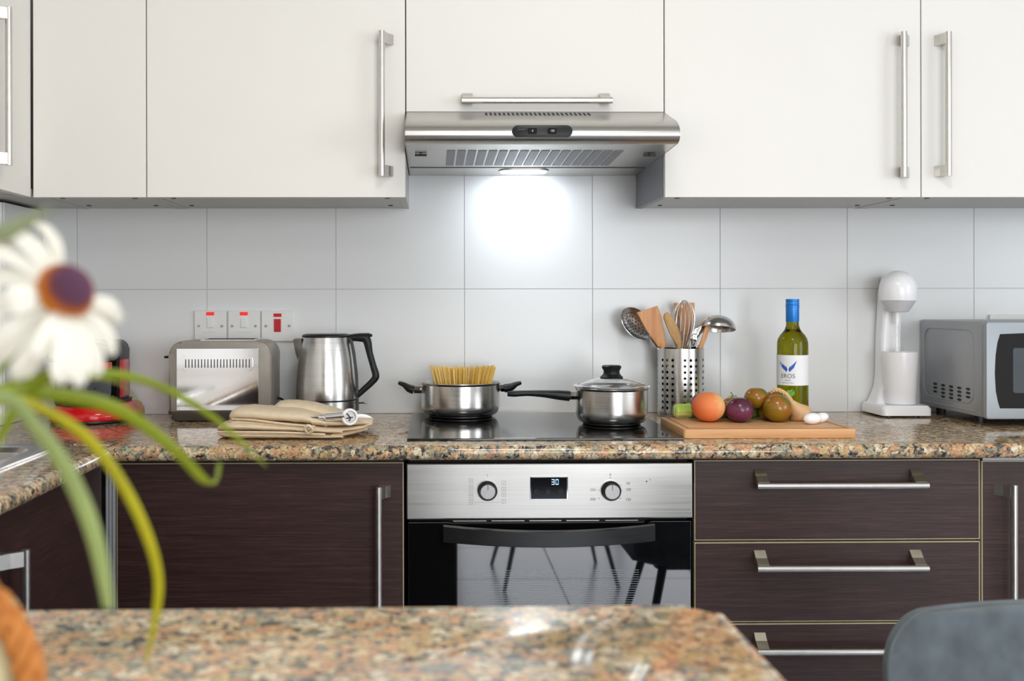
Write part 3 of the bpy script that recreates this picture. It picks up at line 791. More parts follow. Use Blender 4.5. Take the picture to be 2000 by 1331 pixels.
# ------------------------------------------------------------------ toaster
TY0, TY1 = -0.190, -0.035
def tx(px, Y=TY0): return W(px, 740, Y).x
def tz(py, Y=TY0): return W(420, py, Y).z
x0, x1 = tx(329), tx(530); zb, zt = CT+0.012, tz(667)
t = thing('toaster', ((x0+x1)/2, (TY0+TY1)/2, CT), 'taupe toaster with mirror chrome front panel, beside the kettle', 'toaster')
bm = nb(); prism(bm, rrect(x0, x1, zb, zt, 0.034, 8, (1, 1, 0, 0)), 'y', TY0, TY1, 0.008)
body = obj('body', bm, M['taupe'], t, True)
bm = nb(); ring = []
for (g, z_) in ((-0.012, CT+0.001), (-0.006, CT+0.004), (0.003, CT+0.022), (0.003, CT+0.027), (-0.002, CT+0.027)):
    ring.append([(x, y, z_) for x, y in rrect(x0-g if g < 0 else x0-g, x1+g, TY0-g, TY1+g, 0.015, 4)])
ring = [[(x, y, z_) for x, y in rrect(x0-g, x1+g, TY0-g*0.8, TY1+g*0.8, 0.015, 4)] for (g, z_) in ((-0.014, CT+0.0005), (-0.006, CT+0.003), (0.003, CT+0.021), (0.003, CT+0.027), (-0.002, CT+0.027))]
loft(bm, ring); obj('base', bm, M['darktaupe'], t, True)
mx0, mx1, mz0, mz1 = tx(345), tx(505), CT+0.0285, tz(681)
mp = obj('mirror_panel', box(nb(), mx0, mx1, TY0-0.0025, TY0+0.001, mz0, mz1, 0.001), M['chrome'], t)
bm = nb(); prism(bm, rrect(tx(356), tx(494), tz(726), tz(694), 0.012, 6), 'y', TY0-0.0040, TY0-0.0024, 0.0006)
em = obj('vent_plate', bm, M['chrome'], mp)
for i in range(21):
    cx = tx(363.5)+(tx(487.5)-tx(363.5))*i/20
    obj('vent_slot', box(nb(), cx-0.0011, cx+0.0011, TY0-0.0046, TY0-0.0039, tz(718.5), tz(702)), M['gap'], em)
obj('top_trim', box(nb(), tx(385), tx(495), TY0+0.035, TY1-0.03, zt-0.001, zt+0.003, 0.001), M['chrome'], t)
for yy in (TY0+0.055, TY1-0.055):
    obj('bread_slot', box(nb(), tx(392), tx(489), yy-0.011, yy+0.011, zt+0.0025, zt+0.0036), M['gap'], t)
lz_ = tz(697, -0.11)
bm = nb(); box(bm, x0-0.012, x0+0.002, -0.115, -0.105, lz_-0.006, lz_+0.002, 0.001); box(bm, x0-0.026, x0-0.010, -0.13, -0.09, lz_-0.003, lz_+0.003, 0.0015)
obj('lever', bm, M['blackp'], t)
for sx in (x0+0.03, x1-0.03):
    for sy in (TY0+0.03, TY1-0.03): obj('foot', box(nb(), sx-0.008, sx+0.008, sy-0.008, sy+0.008, CT, CT+0.002), M['blackp'], t)
a = W(534, 772, -0.10)
cable = smoothpts([(x1-0.004, -0.09, CT+0.05), (x1+0.012, -0.085, CT+0.046), (x1+0.028, -0.07, CT+0.022), (x1+0.045, -0.045, CT+0.0045), (x1+0.08, -0.02, CT+0.0045)], 6)
obj('cable', tube(nb(), cable, 0.0033, 8), M['blackp'], t, True)

# ------------------------------------------------------------------ kettle
KY = -0.125; kc = W(637.5, 760, KY); kx = kc.x
def kz(py, Y=KY): return W(640, py, Y).z
kt, kb_ = kz(655), CT
def kr(px_l, px_r, py): return (W(px_r, py, KY).x-W(px_l, py, KY).x)/2
H = kz(656)-CT
t = thing('kettle', (kx, KY, CT), 'brushed steel electric kettle with black angular handle, right of the toaster', 'kettle')
obj('power_base', lathe(nb(), [(0, 0), (0.074, 0), (0.076, 0.004), (0.074, 0.010), (0, 0.011)], kx, KY, 48, CT+0.0005), M['blackp'], t, True)
R_ = 0.0765
prof = [(0, 0.0), (R_-0.004, 0.0), (R_, 0.004), (R_+0.0006, 0.036)]
obj('lower_band', lathe(nb(), prof+[(0, 0.036)], kx, KY, 64, CT+0.012), M['steel_v'], t, True)
obj('seal_ring', lathe(nb(), [(0, 0), (R_+0.0004, 0), (R_+0.0012, 0.0015), (R_+0.0004, 0.003), (0, 0.003)], kx, KY, 64, CT+0.0485), M['blackp'], t, True)
prof = [(0, 0.0), (R_+0.0004, 0.0)]
zz0 = 0.052
for i in range(1, 13):
    u = i/12; rr = R_+0.0008 - 0.0165*u**2.2
    prof.append((rr, (H-0.004-zz0)*u))
prof.append((0, H-0.004-zz0))
body = obj('body', lathe(nb(), prof, kx, KY, 72, CT+zz0), M['steel_v'], t, True)
obj('lid', lathe(nb(), [(0, 0.010), (0.050, 0.0085), (0.058, 0.007), (0.0612, 0.004), (0.0612, 0), (0, 0)], kx, KY, 56, CT+H-0.0035), M['blackp'], t, True)
obj('lid_plate', lathe(nb(), [(0, 0.0016), (0.044, 0.0008), (0.045, 0)], kx, KY, 48, CT+H+0.0055), M['steel_v'], t, True)
# spout, pointing left
bm = nb(); rings = []
for (dx, hw, z0, z1) in ((-0.060, 0.026, 0.118, H-0.006), (-0.070, 0.020, 0.142, H-0.006), (-0.078, 0.011, 0.166, H-0.0075), (-0.0835, 0.003, H-0.0165, H-0.009)):
    n = 10; r_ = []
    for j in range(n+1):
        a = PI*j/n; r_.append((kx+dx-0.004*math.sin(a)*0, KY+hw*math.cos(a), CT+z1-(z1-z0)*math.sin(a)))
    rings.append(r_)
loft(bm, rings); obj('spout', bm, M['steel_v'], t, True, 60)
# rear spine and handle on the right
def kp(px, py): return W(px, py, KY)
rings = []
for py, w_ in ((660, 0.012), (690, 0.010), (730, 0.009), (770, 0.009), (802, 0.008)):
    u = max(0, min(1, (kz(py)-CT-zz0)/(H-0.004-zz0))); rr = R_+0.0008-0.0165*u**2.2
    c = kp(640, py)
    rings.append([(kx+rr*0.975-0.004, KY-w_, c.z), (kx+rr+0.0045, KY-w_*0.8, c.z), (kx+rr+0.0045, KY+w_*0.8, c.z), (kx+rr*0.975-0.004, KY+w_, c.z)])
bm = nb(); loft(bm, rings); obj('spine', bm, M['blackp'], t)
P = [kp(680, 660), kp(703, 660), kp(716, 664), kp(722, 690), kp(729, 715), kp(734, 735), kp(726, 747), kp(712, 760), kp(697, 774)]
pts = smoothpts(P, 5)
rad = lerps([0.008, 0.0105, 0.0115, 0.0085, 0.0085, 0.0095, 0.0085, 0.008, 0.007], 5)
obj('handle', tube(nb(), pts, rad, 14, 1.25, (0, 1, 0)), M['blackp'], t, True)
P = [kp(684, 657), kp(702, 655.5), kp(720, 654.5), kp(727, 656)]
obj('lid_button', tube(nb(), P, [0.005, 0.006, 0.005, 0.0035], 10, 1.8, (0, 1, 0)), M['blackp'], t, True)
a = kp(697, 788); obj('power_switch', tube(nb(), [(kx+R_-0.002, KY, a.z), (kx+R_+0.022, KY, a.z+0.001)], [0.002, 0.0017], 8), M['blackp'], t, True)
obj('switch_tip', tube(nb(), [(kx+R_+0.020, KY, a.z+0.001), (kx+R_+0.027, KY, a.z+0.001)], 0.0028, 10), M['steel'], t, True)

# ------------------------------------------------------------------ coffee machine
cy0 = G(168, 829, CT).y
cm = W(166, 760, -0.19)
t = thing('coffee_machine', (cm.x, -0.15, CT), 'red and black capsule coffee machine at left behind the daisy', 'coffee machine')
def cx_(px, Y=-0.19): return W(px, 760, Y).x
bxl, bxr = cx_(90, -0.2), cx_(247, -0.2); mid = (bxl+bxr)/2; hw = (bxr-bxl)/2
def dshape(s, dz, fy=0.0):
    out = []
    for i in range(17):
        a = PI+PI*i/16; out.append((mid+hw*s*math.cos(a), -0.165+(0.09)*s*math.sin(a)-fy, dz))
    out += [(mid+hw*s, -0.03, dz), (mid-hw*s, -0.03, dz)]
    return out
bm = nb(); loft(bm, [dshape(0.95, CT+0.001), dshape(0.99, CT+0.004), dshape(0.99, CT+0.008)]); obj('base_ring', bm, M['darksteel'], t, True, 40)
bm = nb(); loft(bm, [dshape(0.985, CT+0.0085), dshape(1.0, CT+0.012), dshape(0.98, CT+0.024), dshape(0.90, CT+0.036), dshape(0.80, CT+0.041)]); obj('drip_base', bm, M['redc'], t, True, 40)
bm = nb(); loft(bm, [dshape(0.66, CT+0.0412), dshape(0.68, CT+0.050)]); obj('drip_grid', bm, M['blackp'], t, True, 40)
sx0, sx1 = cx_(112, -0.12), cx_(234, -0.12)
bm = nb(); prism(bm, rrect(sx0, sx1, CT+0.0415, CT+0.20, 0.025, 6, (1, 1, 0, 0)), 'y', -0.125, -0.03, 0.006); obj('rear_shell', bm, M['blackp'], t, True)
obj('red_stripe', box(nb(), sx1-0.004, sx1+0.0015, -0.120, -0.034, CT+0.055, CT+0.15, 0.001), M['redc'], t, True)
bm = nb(); prism(bm, rrect(sx0+0.004, sx1-0.006, CT+0.0415, CT+0.195, 0.022, 6, (1, 1, 0, 0)), 'y', -0.132, -0.1255, 0.002); obj('black_face', bm, M['blackg'], t, True)
bm = nb(); prism(bm, rrect(cx_(138, -0.14), cx_(216, -0.14), CT+0.048, CT+0.13, 0.022, 6, (0, 0, 1, 1)), 'y', -0.137, -0.1325, 0.0015); fp = obj('grey_panel', bm, plain('dark_grey_panel', rgb(78, 82, 88), 0.3), t, True)
a = W(178, 761, -0.14); pts = smoothpts([a+Vector((-0.012, 0.0015, 0.002)), a+Vector((0.0, 0.0015, -0.002)), a+Vector((0.012, 0.0015, 0.003))], 4)
obj('wave_emblem', tube(nb(), pts, 0.0009, 6), M['blackp'], fp, True)
bm = nb(); prism(bm, rrect(sx0+0.012, sx1+0.004, CT+0.1505, CT+0.185, 0.012, 5), 'y', -0.235, -0.1375, 0.006); obj('brew_head', bm, M['blackp'], t, True)
obj('red_badge', box(nb(), sx1-0.022, sx1+0.0047, -0.236, -0.20, CT+0.132, CT+0.15, 0.002), M['redc'], t, True)
obj('spout', lathe(nb(), [(0.0, 0), (0.012, 0), (0.016, 0.02), (0.0, 0.02)], mid, -0.20, 24, CT+0.129), M['chrome'], t, True)
bm = nb(); lathe(bm, [(0, 0), (0.05, 0.0), (0.054, 0.01), (0.054, 0.075), (0.05, 0.08), (0, 0.082)], sx0+0.03, -0.065, 32, CT+0.03)
obj('water_tank', bm, M['blackp'], t, True)
obj('lever', tube(nb(), smoothpts([(mid-0.03, -0.15, CT+0.183), (mid-0.03, -0.19, CT+0.198), (mid+0.03, -0.19, CT+0.198), (mid+0.03, -0.15, CT+0.183)], 5), 0.005, 10), M['chrome'], t, True)

# ------------------------------------------------------------------ pots
def pot(name, cx, cy, R, Hh, label):
    t = thing(name, (cx, cy, CT+0.0056), label, 'pot' if name == 'cooking_pot' else 'saucepan')
    z0 = CT+0.0058; br = R*0.84
    prof = [(0, 0.002), (br-0.004, 0.0), (br-0.002, 0.0005), (br-0.001, 0.005)]
    base = obj('base_disc', lathe(nb(), [(0, 0), (br-0.005, 0.0), (br-0.003, 0.002), (br-0.003, 0.005), (0, 0.005)], cx, cy, 72, z0), M['darksteel'], t, True)
    prof = [(0, 0.0052), (br+0.0005, 0.0052)]
    for i in range(1, 11):
        a = PI/2*i/10; prof.append((br+(R-0.0005-br)*math.sin(a), 0.0052+0.026*(1-math.cos(a))))
    prof += [(R-0.0005, Hh*0.6), (R-0.0005, Hh-0.006), (R+0.003, Hh-0.001), (R+0.0026, Hh), (R-0.001, Hh-0.001), (R-0.003, Hh-0.006), (R-0.003, 0.035), (R-0.012, 0.012), (0, 0.008)]
    obj('body', lathe(nb(), prof, cx, cy, 80, z0), M['steel_v'], t, True, 30)
    return t, z0
# pot with pasta
PY = -0.118; pc = W(899.5, 790, PY); pr = (W(976, 790, PY).x-W(822.5, 790, PY).x)/2
ph = W(899, 752, PY-pr).z - (CT+0.0058)
p1_, z0 = pot('cooking_pot', pc.x, PY, pr, ph, 'two-handled steel cooking pot holding spaghetti on the hob')
def pp(px, py, Y=PY): return W(px, py, Y)
for s, (P1, P2, tip) in ((-1, (pp(819, 762), pp(808, 762), [pp(808, 762), pp(799, 759), pp(789, 752), pp(778, 748)])), (1, (pp(978, 759), pp(990, 759), [pp(985, 759), pp(997, 757), pp(1008, 751), pp(1018, 748)]))):
    a = Vector((pc.x+s*(pr-0.002), PY, P1.z)); b = Vector((P2.x, PY, P2.z))
    obj('bracket', tube(nb(), [a, b], [0.0085, 0.0085], 4, 1.0, (0, 0, 1)), M['chrome'], p1_)
    pts = smoothpts(tip, 5)
    obj('handle', tube(nb(), pts, lerps([0.011, 0.0105, 0.0065, 0.0042], 5), 12, 1.6, (0, 1, 0)), M['blackp'], p1_, True)
# spaghetti
bm = nb(); zt_ = W(905, 719, PY).z
for i in range(330):
    u = random.uniform(-1, 1); v = random.uniform(-1, 1)
    tx_ = pc.x+0.006+u*0.084+0.0; ty_ = PY+v*0.034
    bx_ = pc.x+0.006+u*0.052; by_ = PY+v*0.026
    if i % 9 == 0: tx_ += random.uniform(-0.006, 0.006)
    top = zt_+0.004*u*u+random.uniform(-0.003, 0.004)
    tube(bm, [(bx_, by_, z0+0.010), (tx_, ty_, top)], 0.0009, 4)
sp = obj('spaghetti', bm, M['pasta']); sp['kind'] = 'stuff'; tag(sp, 'dry yellow spaghetti standing fanned out in the two-handled pot', 'pasta')
# saucepan
SYc = -0.305; scn = W(1194.5, 800, SYc); sr = (W(1264.5, 800, SYc).x-W(1124.5, 800, SYc).x)/2
sh = W(1194, 762, SYc-sr).z-(CT+0.0058)
p2_, z0 = pot('saucepan', scn.x, SYc, sr, sh, 'steel saucepan with glass lid and long black handle on the hob')
a = W(1126, 774, SYc); obj('bracket', tube(nb(), [(scn.x-sr+0.003, SYc, a.z), (W(1110, 774, SYc).x, SYc, W(1110, 773, SYc).z)], [0.0085, 0.0095], 4, 1.0, (0, 0, 1)), M['chrome'], p2_)
pts = smoothpts([W(1112, 774, SYc), W(1090, 772, SYc), W(1060, 769.5, SYc), W(1030, 768.5, SYc), W(1005, 769.5, SYc), W(991, 770, SYc)], 5)
obj('handle', tube(nb(), pts, lerps([0.0125, 0.0115, 0.0085, 0.0068, 0.0075, 0.0055], 5), 14, 1.25, (0, 1, 0)), M['blackp'], p2_, True)
lid = thing('pan_lid', (scn.x, SYc, z0+sh), 'domed glass lid with black knob on the steel saucepan', 'lid')
zl = z0+sh+0.0006
obj('rim', lathe(nb(), [(sr-0.004, 0.0), (sr+0.004, 0.0), (sr+0.0055, 0.002), (sr+0.004, 0.0045), (sr-0.004, 0.005), (sr-0.004, 0.0)], scn.x, SYc, 80, zl), M['chrome'], lid, True)
prof = [(sr-0.0042, 0.003)]
for i in range(1, 10):
    a = i/10; prof.append(((sr-0.0042)*(1-a)+0.02*a, 0.003+0.018*math.sin(a*PI/2)))
prof2_ = [(r, z-0.002) for r, z in reversed(prof)]
obj('glass', lathe(nb(), prof+prof2_+[prof[0]], scn.x, SYc, 72, zl), M['lidglass'], lid, True)
kz0 = zl+0.020
obj('knob', lathe(nb(), [(0, 0), (0.026, 0.0), (0.0275, 0.003), (0.024, 0.006), (0.0195, 0.011), (0.019, 0.018), (0.0225, 0.024), (0.0235, 0.028), (0.020, 0.031), (0, 0.0315)], scn.x, SYc, 48, kz0), M['blackp'], lid, True)
obj('knob_washer', lathe(nb(), [(0, 0), (0.020, 0), (0.020, 0.003), (0, 0.003)], scn.x, SYc, 32, zl+0.0185), M['chrome'], lid, True)

# ------------------------------------------------------------------ oven mitts
def lens(x, y0, y1, z0, z1, n=14, nose=0.35):
    out = []
    ym, zm = (y0+y1)/2, (z0+z1)/2
    for i in range(n):
        a = 2*PI*i/n; c, s = math.cos(a), math.sin(a)
        e = 0.62
        out.append((x, ym+(y1-y0)/2*(1 if c > 0 else -1)*abs(c)**e, zm+(z1-z0)/2*(1 if s > 0 else -1)*abs(s)**0.85))
    return out
def pillow(bm, st, m=5, wob=0.0):
    cols = list(zip(*st)); S = []
    for i in range(len(st)-1):
        for j in range(m):
            t_ = j/m; t_ = t_
            p0 = st[max(i-1, 0)]; p1 = st[i]; p2 = st[i+1]; p3 = st[min(i+2, len(st)-1)]
            S.append([0.5*((2*b)+(c-a)*t_+(2*a-5*b+4*c-d)*t_*t_+(3*b-a-3*c+d)*t_**3) for a, b, c, d in zip(p0, p1, p2, p3)])
    S.append(list(st[-1]))
    rings = []
    for k_, s in enumerate(S):
        r = lens(*s)
        rings.append([(x, y, z+wob*math.sin(x*190+y*70)*math.sin(y*160+k_)) for x, y, z in r])
    loft(bm, rings); return bm
def mx(px, py=840, Y=-0.5): return W(px, py, Y).x
base = CT+0.001
t = thing('oven_mitt', (-0.29, -0.46, CT), 'beige quilted oven mitt lying flat, the lower one of the pair', 'oven mitt', None)
L0, L1 = mx(424), mx(712)
def lower_st(z0f, z1f):
    st = []
    for u, y0, y1, za, zb_ in ((0.0, -0.49, -0.45, 0.012, 0.018), (0.03, -0.53, -0.41, z0f[0], z1f[0]), (0.15, -0.548, -0.385, z0f[1], z1f[1]), (0.4, -0.552, -0.37, z0f[2], z1f[2]), (0.7, -0.552, -0.38, z0f[3], z1f[3]), (0.86, -0.548, -0.38, z0f[4], z1f[4])):
        st.append((L0+(L1-L0)*u, y0, y1, base+za, base+zb_))
    return st
bm = nb(); pillow(bm, lower_st((0.004, 0.0, 0, 0, 0), (0.016, 0.018, 0.016, 0.012, 0.010)), 5, 0.0008); obj('lower_layer', bm, M['mitt'], t, True, 80)
bm = nb(); pillow(bm, lower_st((0.0165, 0.0185, 0.0165, 0.0125, 0.0105), (0.030, 0.036, 0.032, 0.026, 0.020)), 5, 0.0008); obj('upper_layer', bm, M['mitt'], t, True, 80)
bm = nb(); pillow(bm, [(mx(650), -0.55, -0.39, base+0.001, base+0.012), (mx(680), -0.53, -0.40, base+0.004, base+0.016), (mx(716), -0.50, -0.42, base+0.012, base+0.021)], 5, 0.0005); obj('folded_cuff', bm, M['mitt'], t, True, 80)
pts = smoothpts([(mx(605), -0.555, base+0.018), (mx(603), -0.562, base+0.028), (mx(610), -0.565, base+0.032), (mx(617), -0.562, base+0.024), (mx(610), -0.555, base+0.016)], 5)
obj('hanging_loop', tube(nb(), pts, 0.0038, 8, 2.0, (0, 1, 0)), M['mitt'], t, True)
obj('seam', tube(nb(), smoothpts([(mx(430), -0.535, base+0.0165), (mx(470), -0.550, base+0.0175), (mx(560), -0.554, base+0.0165), (mx(640), -0.553, base+0.012)], 6), 0.0022, 8), M['mitt'], t, True)
t = thing('oven_mitt', (-0.27, -0.45, CT+0.035), 'beige quilted oven mitt with raised thumb, on top of the other mitt', 'oven mitt', None)
U0, U1 = mx(450, 800, -0.48), mx(640, 840, -0.5)
def zc(u): return 0.040-0.014*u
def upst(lo, hi):
    st = []
    for u, y0, y1, a_, b_ in ((0.0, -0.49, -0.46, 0.47, 0.53), (0.03, -0.515, -0.43, lo, hi), (0.15, -0.53, -0.40, lo, hi), (0.45, -0.54, -0.38, lo, hi), (0.75, -0.542, -0.385, lo, hi), (1.0, -0.545, -0.39, lo, hi)):
        th = 0.036 if 0.1 < u < 0.9 else 0.026
        if u == 1.0: th = 0.024
        z_ = base+0.032-0.014*u
        st.append((U0+(U1-U0)*u, y0, y1, z_+th*a_, z_+th*b_))
    return st
bm = nb(); pillow(bm, upst(0.0, 0.28), 5, 0.0006); obj('lower_layer', bm, M['mitt'], t, True, 80)
bm = nb(); pillow(bm, upst(0.29, 1.0), 5, 0.001); obj('upper_layer', bm, M['mitt'], t, True, 80)
bm = nb(); st = [(W(532, 795, -0.40).x, -0.41, -0.37, base+0.04, base+0.052), (W(545, 795, -0.40).x, -0.44, -0.35, base+0.035, base+0.068), (W(580, 795, -0.40).x, -0.45, -0.34, base+0.034, base+0.071), (W(620, 800, -0.40).x, -0.46, -0.34, base+0.030, base+0.064), (W(668, 810, -0.40).x, -0.47, -0.35, base+0.028, base+0.048)]
pillow(bm, st, 5, 0.001); obj('thumb', bm, M['mitt'], t, True, 80)
bm = nb(); pillow(bm, [(mx(612), -0.545, -0.38, base+0.028, base+0.046), (mx(650), -0.54, -0.37, base+0.025, base+0.043), (mx(700), -0.52, -0.37, base+0.025, base+0.040), (mx(724), -0.49, -0.39, base+0.024, base+0.032)], 5, 0.0006); obj('cuff_flap', bm, M['mitt'], t, True, 80)
bm = nb(); pillow(bm, [(mx(615), -0.545, -0.38, base+0.014, base+0.026), (mx(660), -0.545, -0.37, base+0.013, base+0.0235), (mx(705), -0.53, -0.37, base+0.018, base+0.0255), (mx(726), -0.49, -0.39, base+0.024, base+0.030)], 5, 0.0006); obj('cuff_flap', bm, M['mitt'], t, True, 80)
obj('seam', tube(nb(), smoothpts([(mx(455, 800), -0.515, base+0.0415), (mx(500), -0.532, base+0.041), (mx(560), -0.543, base+0.034), (mx(620), -0.545, base+0.028)], 6), 0.0022, 8), M['mitt'], t, True)
# corkscrew
YK = -0.535
def ck(px, py): return W(px, py, YK)
t = thing('corkscrew', ck(650, 822), 'small chrome corkscrew with white round collar lying on the beige mitts', 'corkscrew')
a, b = ck(633, 816), ck(673, 813); ax = (b-a).normalized()
bm = nb(); tube(bm, [ck(622, 816), ck(626, 816), ck(632, 816), ck(634, 816)], [0.004, 0.0062, 0.0062, 0.0045], 16); obj('ferrule', bm, M['chrome'], t, True)
bm = nb(); tube(bm, [a, a+ax*0.004, b], [0.005, 0.0085, 0.0095], 24); obj('barrel', bm, M['chrome'], t, True)
bm = nb(); tube(bm, [ck(582, 813.5), ck(592, 815.5), ck(610, 816), ck(622, 816)], [0.0006, 0.0014, 0.0018, 0.003], 8); obj('needle', bm, M['chrome'], t, True)
# white collar facing the viewer, leaning right
cc = ck(683, 815); nrm = Vector((0.35, -0.93, 0.05)).normalized(); q = nrm.to_track_quat('Z', 'Y').to_matrix()
def facing(prof, c, q=q, n=40, sx=1.0):
    bm = nb(); lathe(bm, prof, 0, 0, n)
    for v in bm.verts: v.co = c + q @ Vector((v.co.x*sx, v.co.y, v.co.z))
    return bm
obj('collar', facing([(0.012, -0.008), (0.0165, -0.007), (0.0185, 0.0), (0.0165, 0.004), (0.0135, 0.004), (0.0125, 0.0), (0.0125, -0.008)], cc), M['whitep'], t, True)
cd_ = obj('collar_disc', facing([(0, -0.002), (0.0125, -0.002), (0.0125, -0.004), (0, -0.004)], cc), M['steel'], t, True)
bm = nb(); tube(bm, [cc+q@Vector((-0.006, 0.008, 0.001)), cc+q@Vector((0.002, -0.002, 0.002)), cc+q@Vector((-0.001, -0.009, 0.001))], 0.0011, 6); tube(bm, [cc+q@Vector((-0.008, -0.003, 0.001)), cc+q@Vector((0.007, -0.001, 0.001))], 0.0011, 6)
obj('spring_wire', bm, M['blackp'], t, True)
bm = nb(); pts = [ck(694, 815)+Vector((0, 0.01, 0)), ck(704, 814)+Vector((0, 0.01, 0)), ck(714, 815)+Vector((0, 0.01, 0)), ck(725, 817)+Vector((0, 0.01, 0))]
tube(bm, smoothpts(pts, 4), lerps([0.004, 0.0052, 0.0046, 0.0012], 4), 12); obj('handle', bm, M['whitep'], t, True)

# ------------------------------------------------------------------ utensil holder and utensils
UY = -0.078; uc = W(1329.5, 760, UY); ur = 0.0595; uh = W(1329, 683, UY-ur).z-CT
t = thing('utensil_holder', (uc.x, UY, CT), 'tall perforated steel utensil holder full of wooden and steel tools', 'utensil holder')
bm = nb(); cw = 2*PI/24; rows = 9; rh = 0.0153; zt0 = CT+uh-0.0205; a_off = -PI/2-math.radians(2.5)
def cp(a, z, rr=ur): return bm.verts.new((uc.x+rr*math.cos(a), UY+rr*math.sin(a), z))
for ccol in range(24):
    a0 = a_off+(ccol-0.5)*cw; a1 = a0+cw
    def quad(z0, z1):
        n = 2
        for i in range(n):
            aa, ab = a0+(a1-a0)*i/n, a0+(a1-a0)*(i+1)/n
            bm.faces.new((cp(aa, z0), cp(ab, z0), cp(ab, z1), cp(aa, z1)))
    quad(CT+0.001, zt0-rows*rh); quad(zt0, CT+uh)
    if ccol % 4 == 3: quad(zt0-rows*rh, zt0); continue
    for r_ in range(rows):
        z1 = zt0-r_*rh; z0_ = z1-rh; zm = (z0_+z1)/2; am = (a0+a1)/2
        N = 16; hr_ = 0.0037; inn, out = [], []
        for i in range(N):
            th = 2*PI*i/N; c_, s_ = math.cos(th), math.sin(th); m_ = max(abs(c_), abs(s_))
            inn.append(cp(am+hr_*c_/ur, zm+hr_*s_)); out.append(cp(am+cw/2*c_/m_, zm+rh/2*s_/m_))
        for i in range(N):
            j = (i+1) % N; bm.faces.new((inn[i], out[i], out[j], inn[j]))
bmesh.ops.remove_doubles(bm, verts=bm.verts, dist=0.00002)
bm_in = bm.copy()
wall = obj('perforated_wall', bm, M['steel_v'], t, True, 180)
wall.data.normals_split_custom_set_from_vertices([Vector((v.co.x, v.co.y, 0)).normalized() for v in wall.data.vertices])
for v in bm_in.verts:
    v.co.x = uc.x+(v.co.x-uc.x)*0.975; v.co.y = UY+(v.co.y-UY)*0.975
inn_ = obj('inner_wall', bm_in, M['darksteel'], t, True, 180)  # inside shade put into the colour: darker steel so the holes look dark
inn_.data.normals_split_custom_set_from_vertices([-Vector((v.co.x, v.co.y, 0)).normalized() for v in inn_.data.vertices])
obj('rim', lathe(nb(), [(ur+0.0006, 0), (ur+0.0006, 0.002), (ur-0.002, 0.002), (ur-0.002, 0), (ur+0.0006, 0)], uc.x, UY, 64, CT+uh-0.001), M['steel_v'], t, True)
obj('floor_disc', lathe(nb(), [(0, 0), (ur-0.002, 0), (ur-0.002, 0.002), (0, 0.002)], uc.x, UY, 40, CT+0.0005), M['steel_v'], t)
zf = CT+0.006
def up_(px, py, Y): return W(px, py, Y)
def spat(name, outline, Y, thick, mat, foot, label, group, lean=0.0):
    """outline in photo places on the plane y=Y, head + handle down into the holder"""
    bm = nb(); pts = [up_(a, b, Y) for a, b in outline]
    prism(bm, [(p.x, p.z) for p in pts], 'y', Y-thick/2, Y+thick/2, thick*0.3)
    n = len(outline); hb = (pts[0]+pts[-1])/2
    ft = Vector((uc.x+foot[0], UY+foot[1], zf))
    hb2 = Vector((hb.x, Y, hb.z+0.01))
    tube(bm, [hb2, Vector((hb.x, Y, hb.z-0.01)), ft], [0.006, 0.006, 0.0055], 10)
    o = obj(name, bm, mat, None, True, 40); tag(o, label, 'spatula' if 'spatula' in name else 'spoon', group); return o
# flat wooden spatula at the left
spat('wooden_spatula', [(1285, 678), (1262, 645), (1243, 611), (1284, 597.5), (1292, 620), (1302, 678)], -0.088, 0.006, M['utwood'], (0.03, -0.02), 'broad flat wooden spatula at left, in front of the slotted skimmer', 'wooden tools in the holder')
spat('wooden_spoon', [(1321, 676), (1307, 650), (1295.5, 622), (1297, 613), (1303, 610), (1311, 616), (1322, 636), (1329, 655), (1331, 676)], -0.10, 0.008, M['utwood2'], (0.01, 0.02), 'narrow olive-brown wooden spoon with pointed oval head, centre of the holder', 'wooden tools in the holder')
spat('wooden_spatula', [(1336, 676), (1330, 640), (1318, 600), (1317, 592), (1356.5, 591.5), (1356, 612), (1351, 650), (1345, 676)], -0.038, 0.006, M['utwood'], (0.0, 0.04), 'square-topped wooden spatula standing behind the wire whisk', 'wooden tools in the holder')
spat('wooden_spoon', [(1334, 676), (1329, 640), (1326, 612), (1330, 600), (1336, 605), (1341, 640), (1341, 676)], -0.055, 0.008, M['utwood'], (-0.02, 0.02), 'long wooden spoon seen through the wires of the whisk', 'wooden tools in the holder')
spat('wooden_spatula', [(1363, 682), (1374, 650), (1381, 626), (1385, 618.5), (1389, 621), (1387, 640), (1380, 660), (1372, 682)], -0.092, 0.006, M['utwood'], (0.01, -0.01), 'thin wooden spatula seen edge-on in front of the ladle', 'wooden tools in the holder')
# whisk
t = thing('whisk', up_(1334, 690, -0.088), 'balloon whisk of thin steel wires in the middle of the holder', 'whisk')
WY = -0.088; wb0 = up_(1330, 690, WY); wtop = up_(1327, 587, WY); hgt = wtop.z-wb0.z
wires = [(0.0, 0.036), (0.4, 0.036), (0.8, 0.036), (1.2, 0.035), (1.57, 0.034), (1.95, 0.035), (2.35, 0.036), (2.75, 0.036)]
for a0, rr in wires:
    pts = []
    for i in range(29):
        u = -1+2*i/28; prof_ = math.sin(PI*abs(u)**0.9*0.98+0.0)
        # balloon: widest high up
        s = 1-abs(u); h_ = 1-(1-s)**1.0
        ang = PI*i/28
        hz_ = math.sin(ang)**0.62; rad_ = -math.cos(ang)
        rx = rad_*rr*(0.22+0.78*math.sin(min(1, hz_*1.0)*PI*0.62)) if True else 0
        pts.append((wb0.x+0.003*hz_+rx*math.cos(a0)+0.006*hz_, WY+rx*math.sin(a0)*0.7, wb0.z+hgt*hz_))
    obj('wire', tube(nb(), pts, 0.0007, 6), M['steel_v'], t, True)
ft = Vector((uc.x+0.0, UY, zf+0.004))
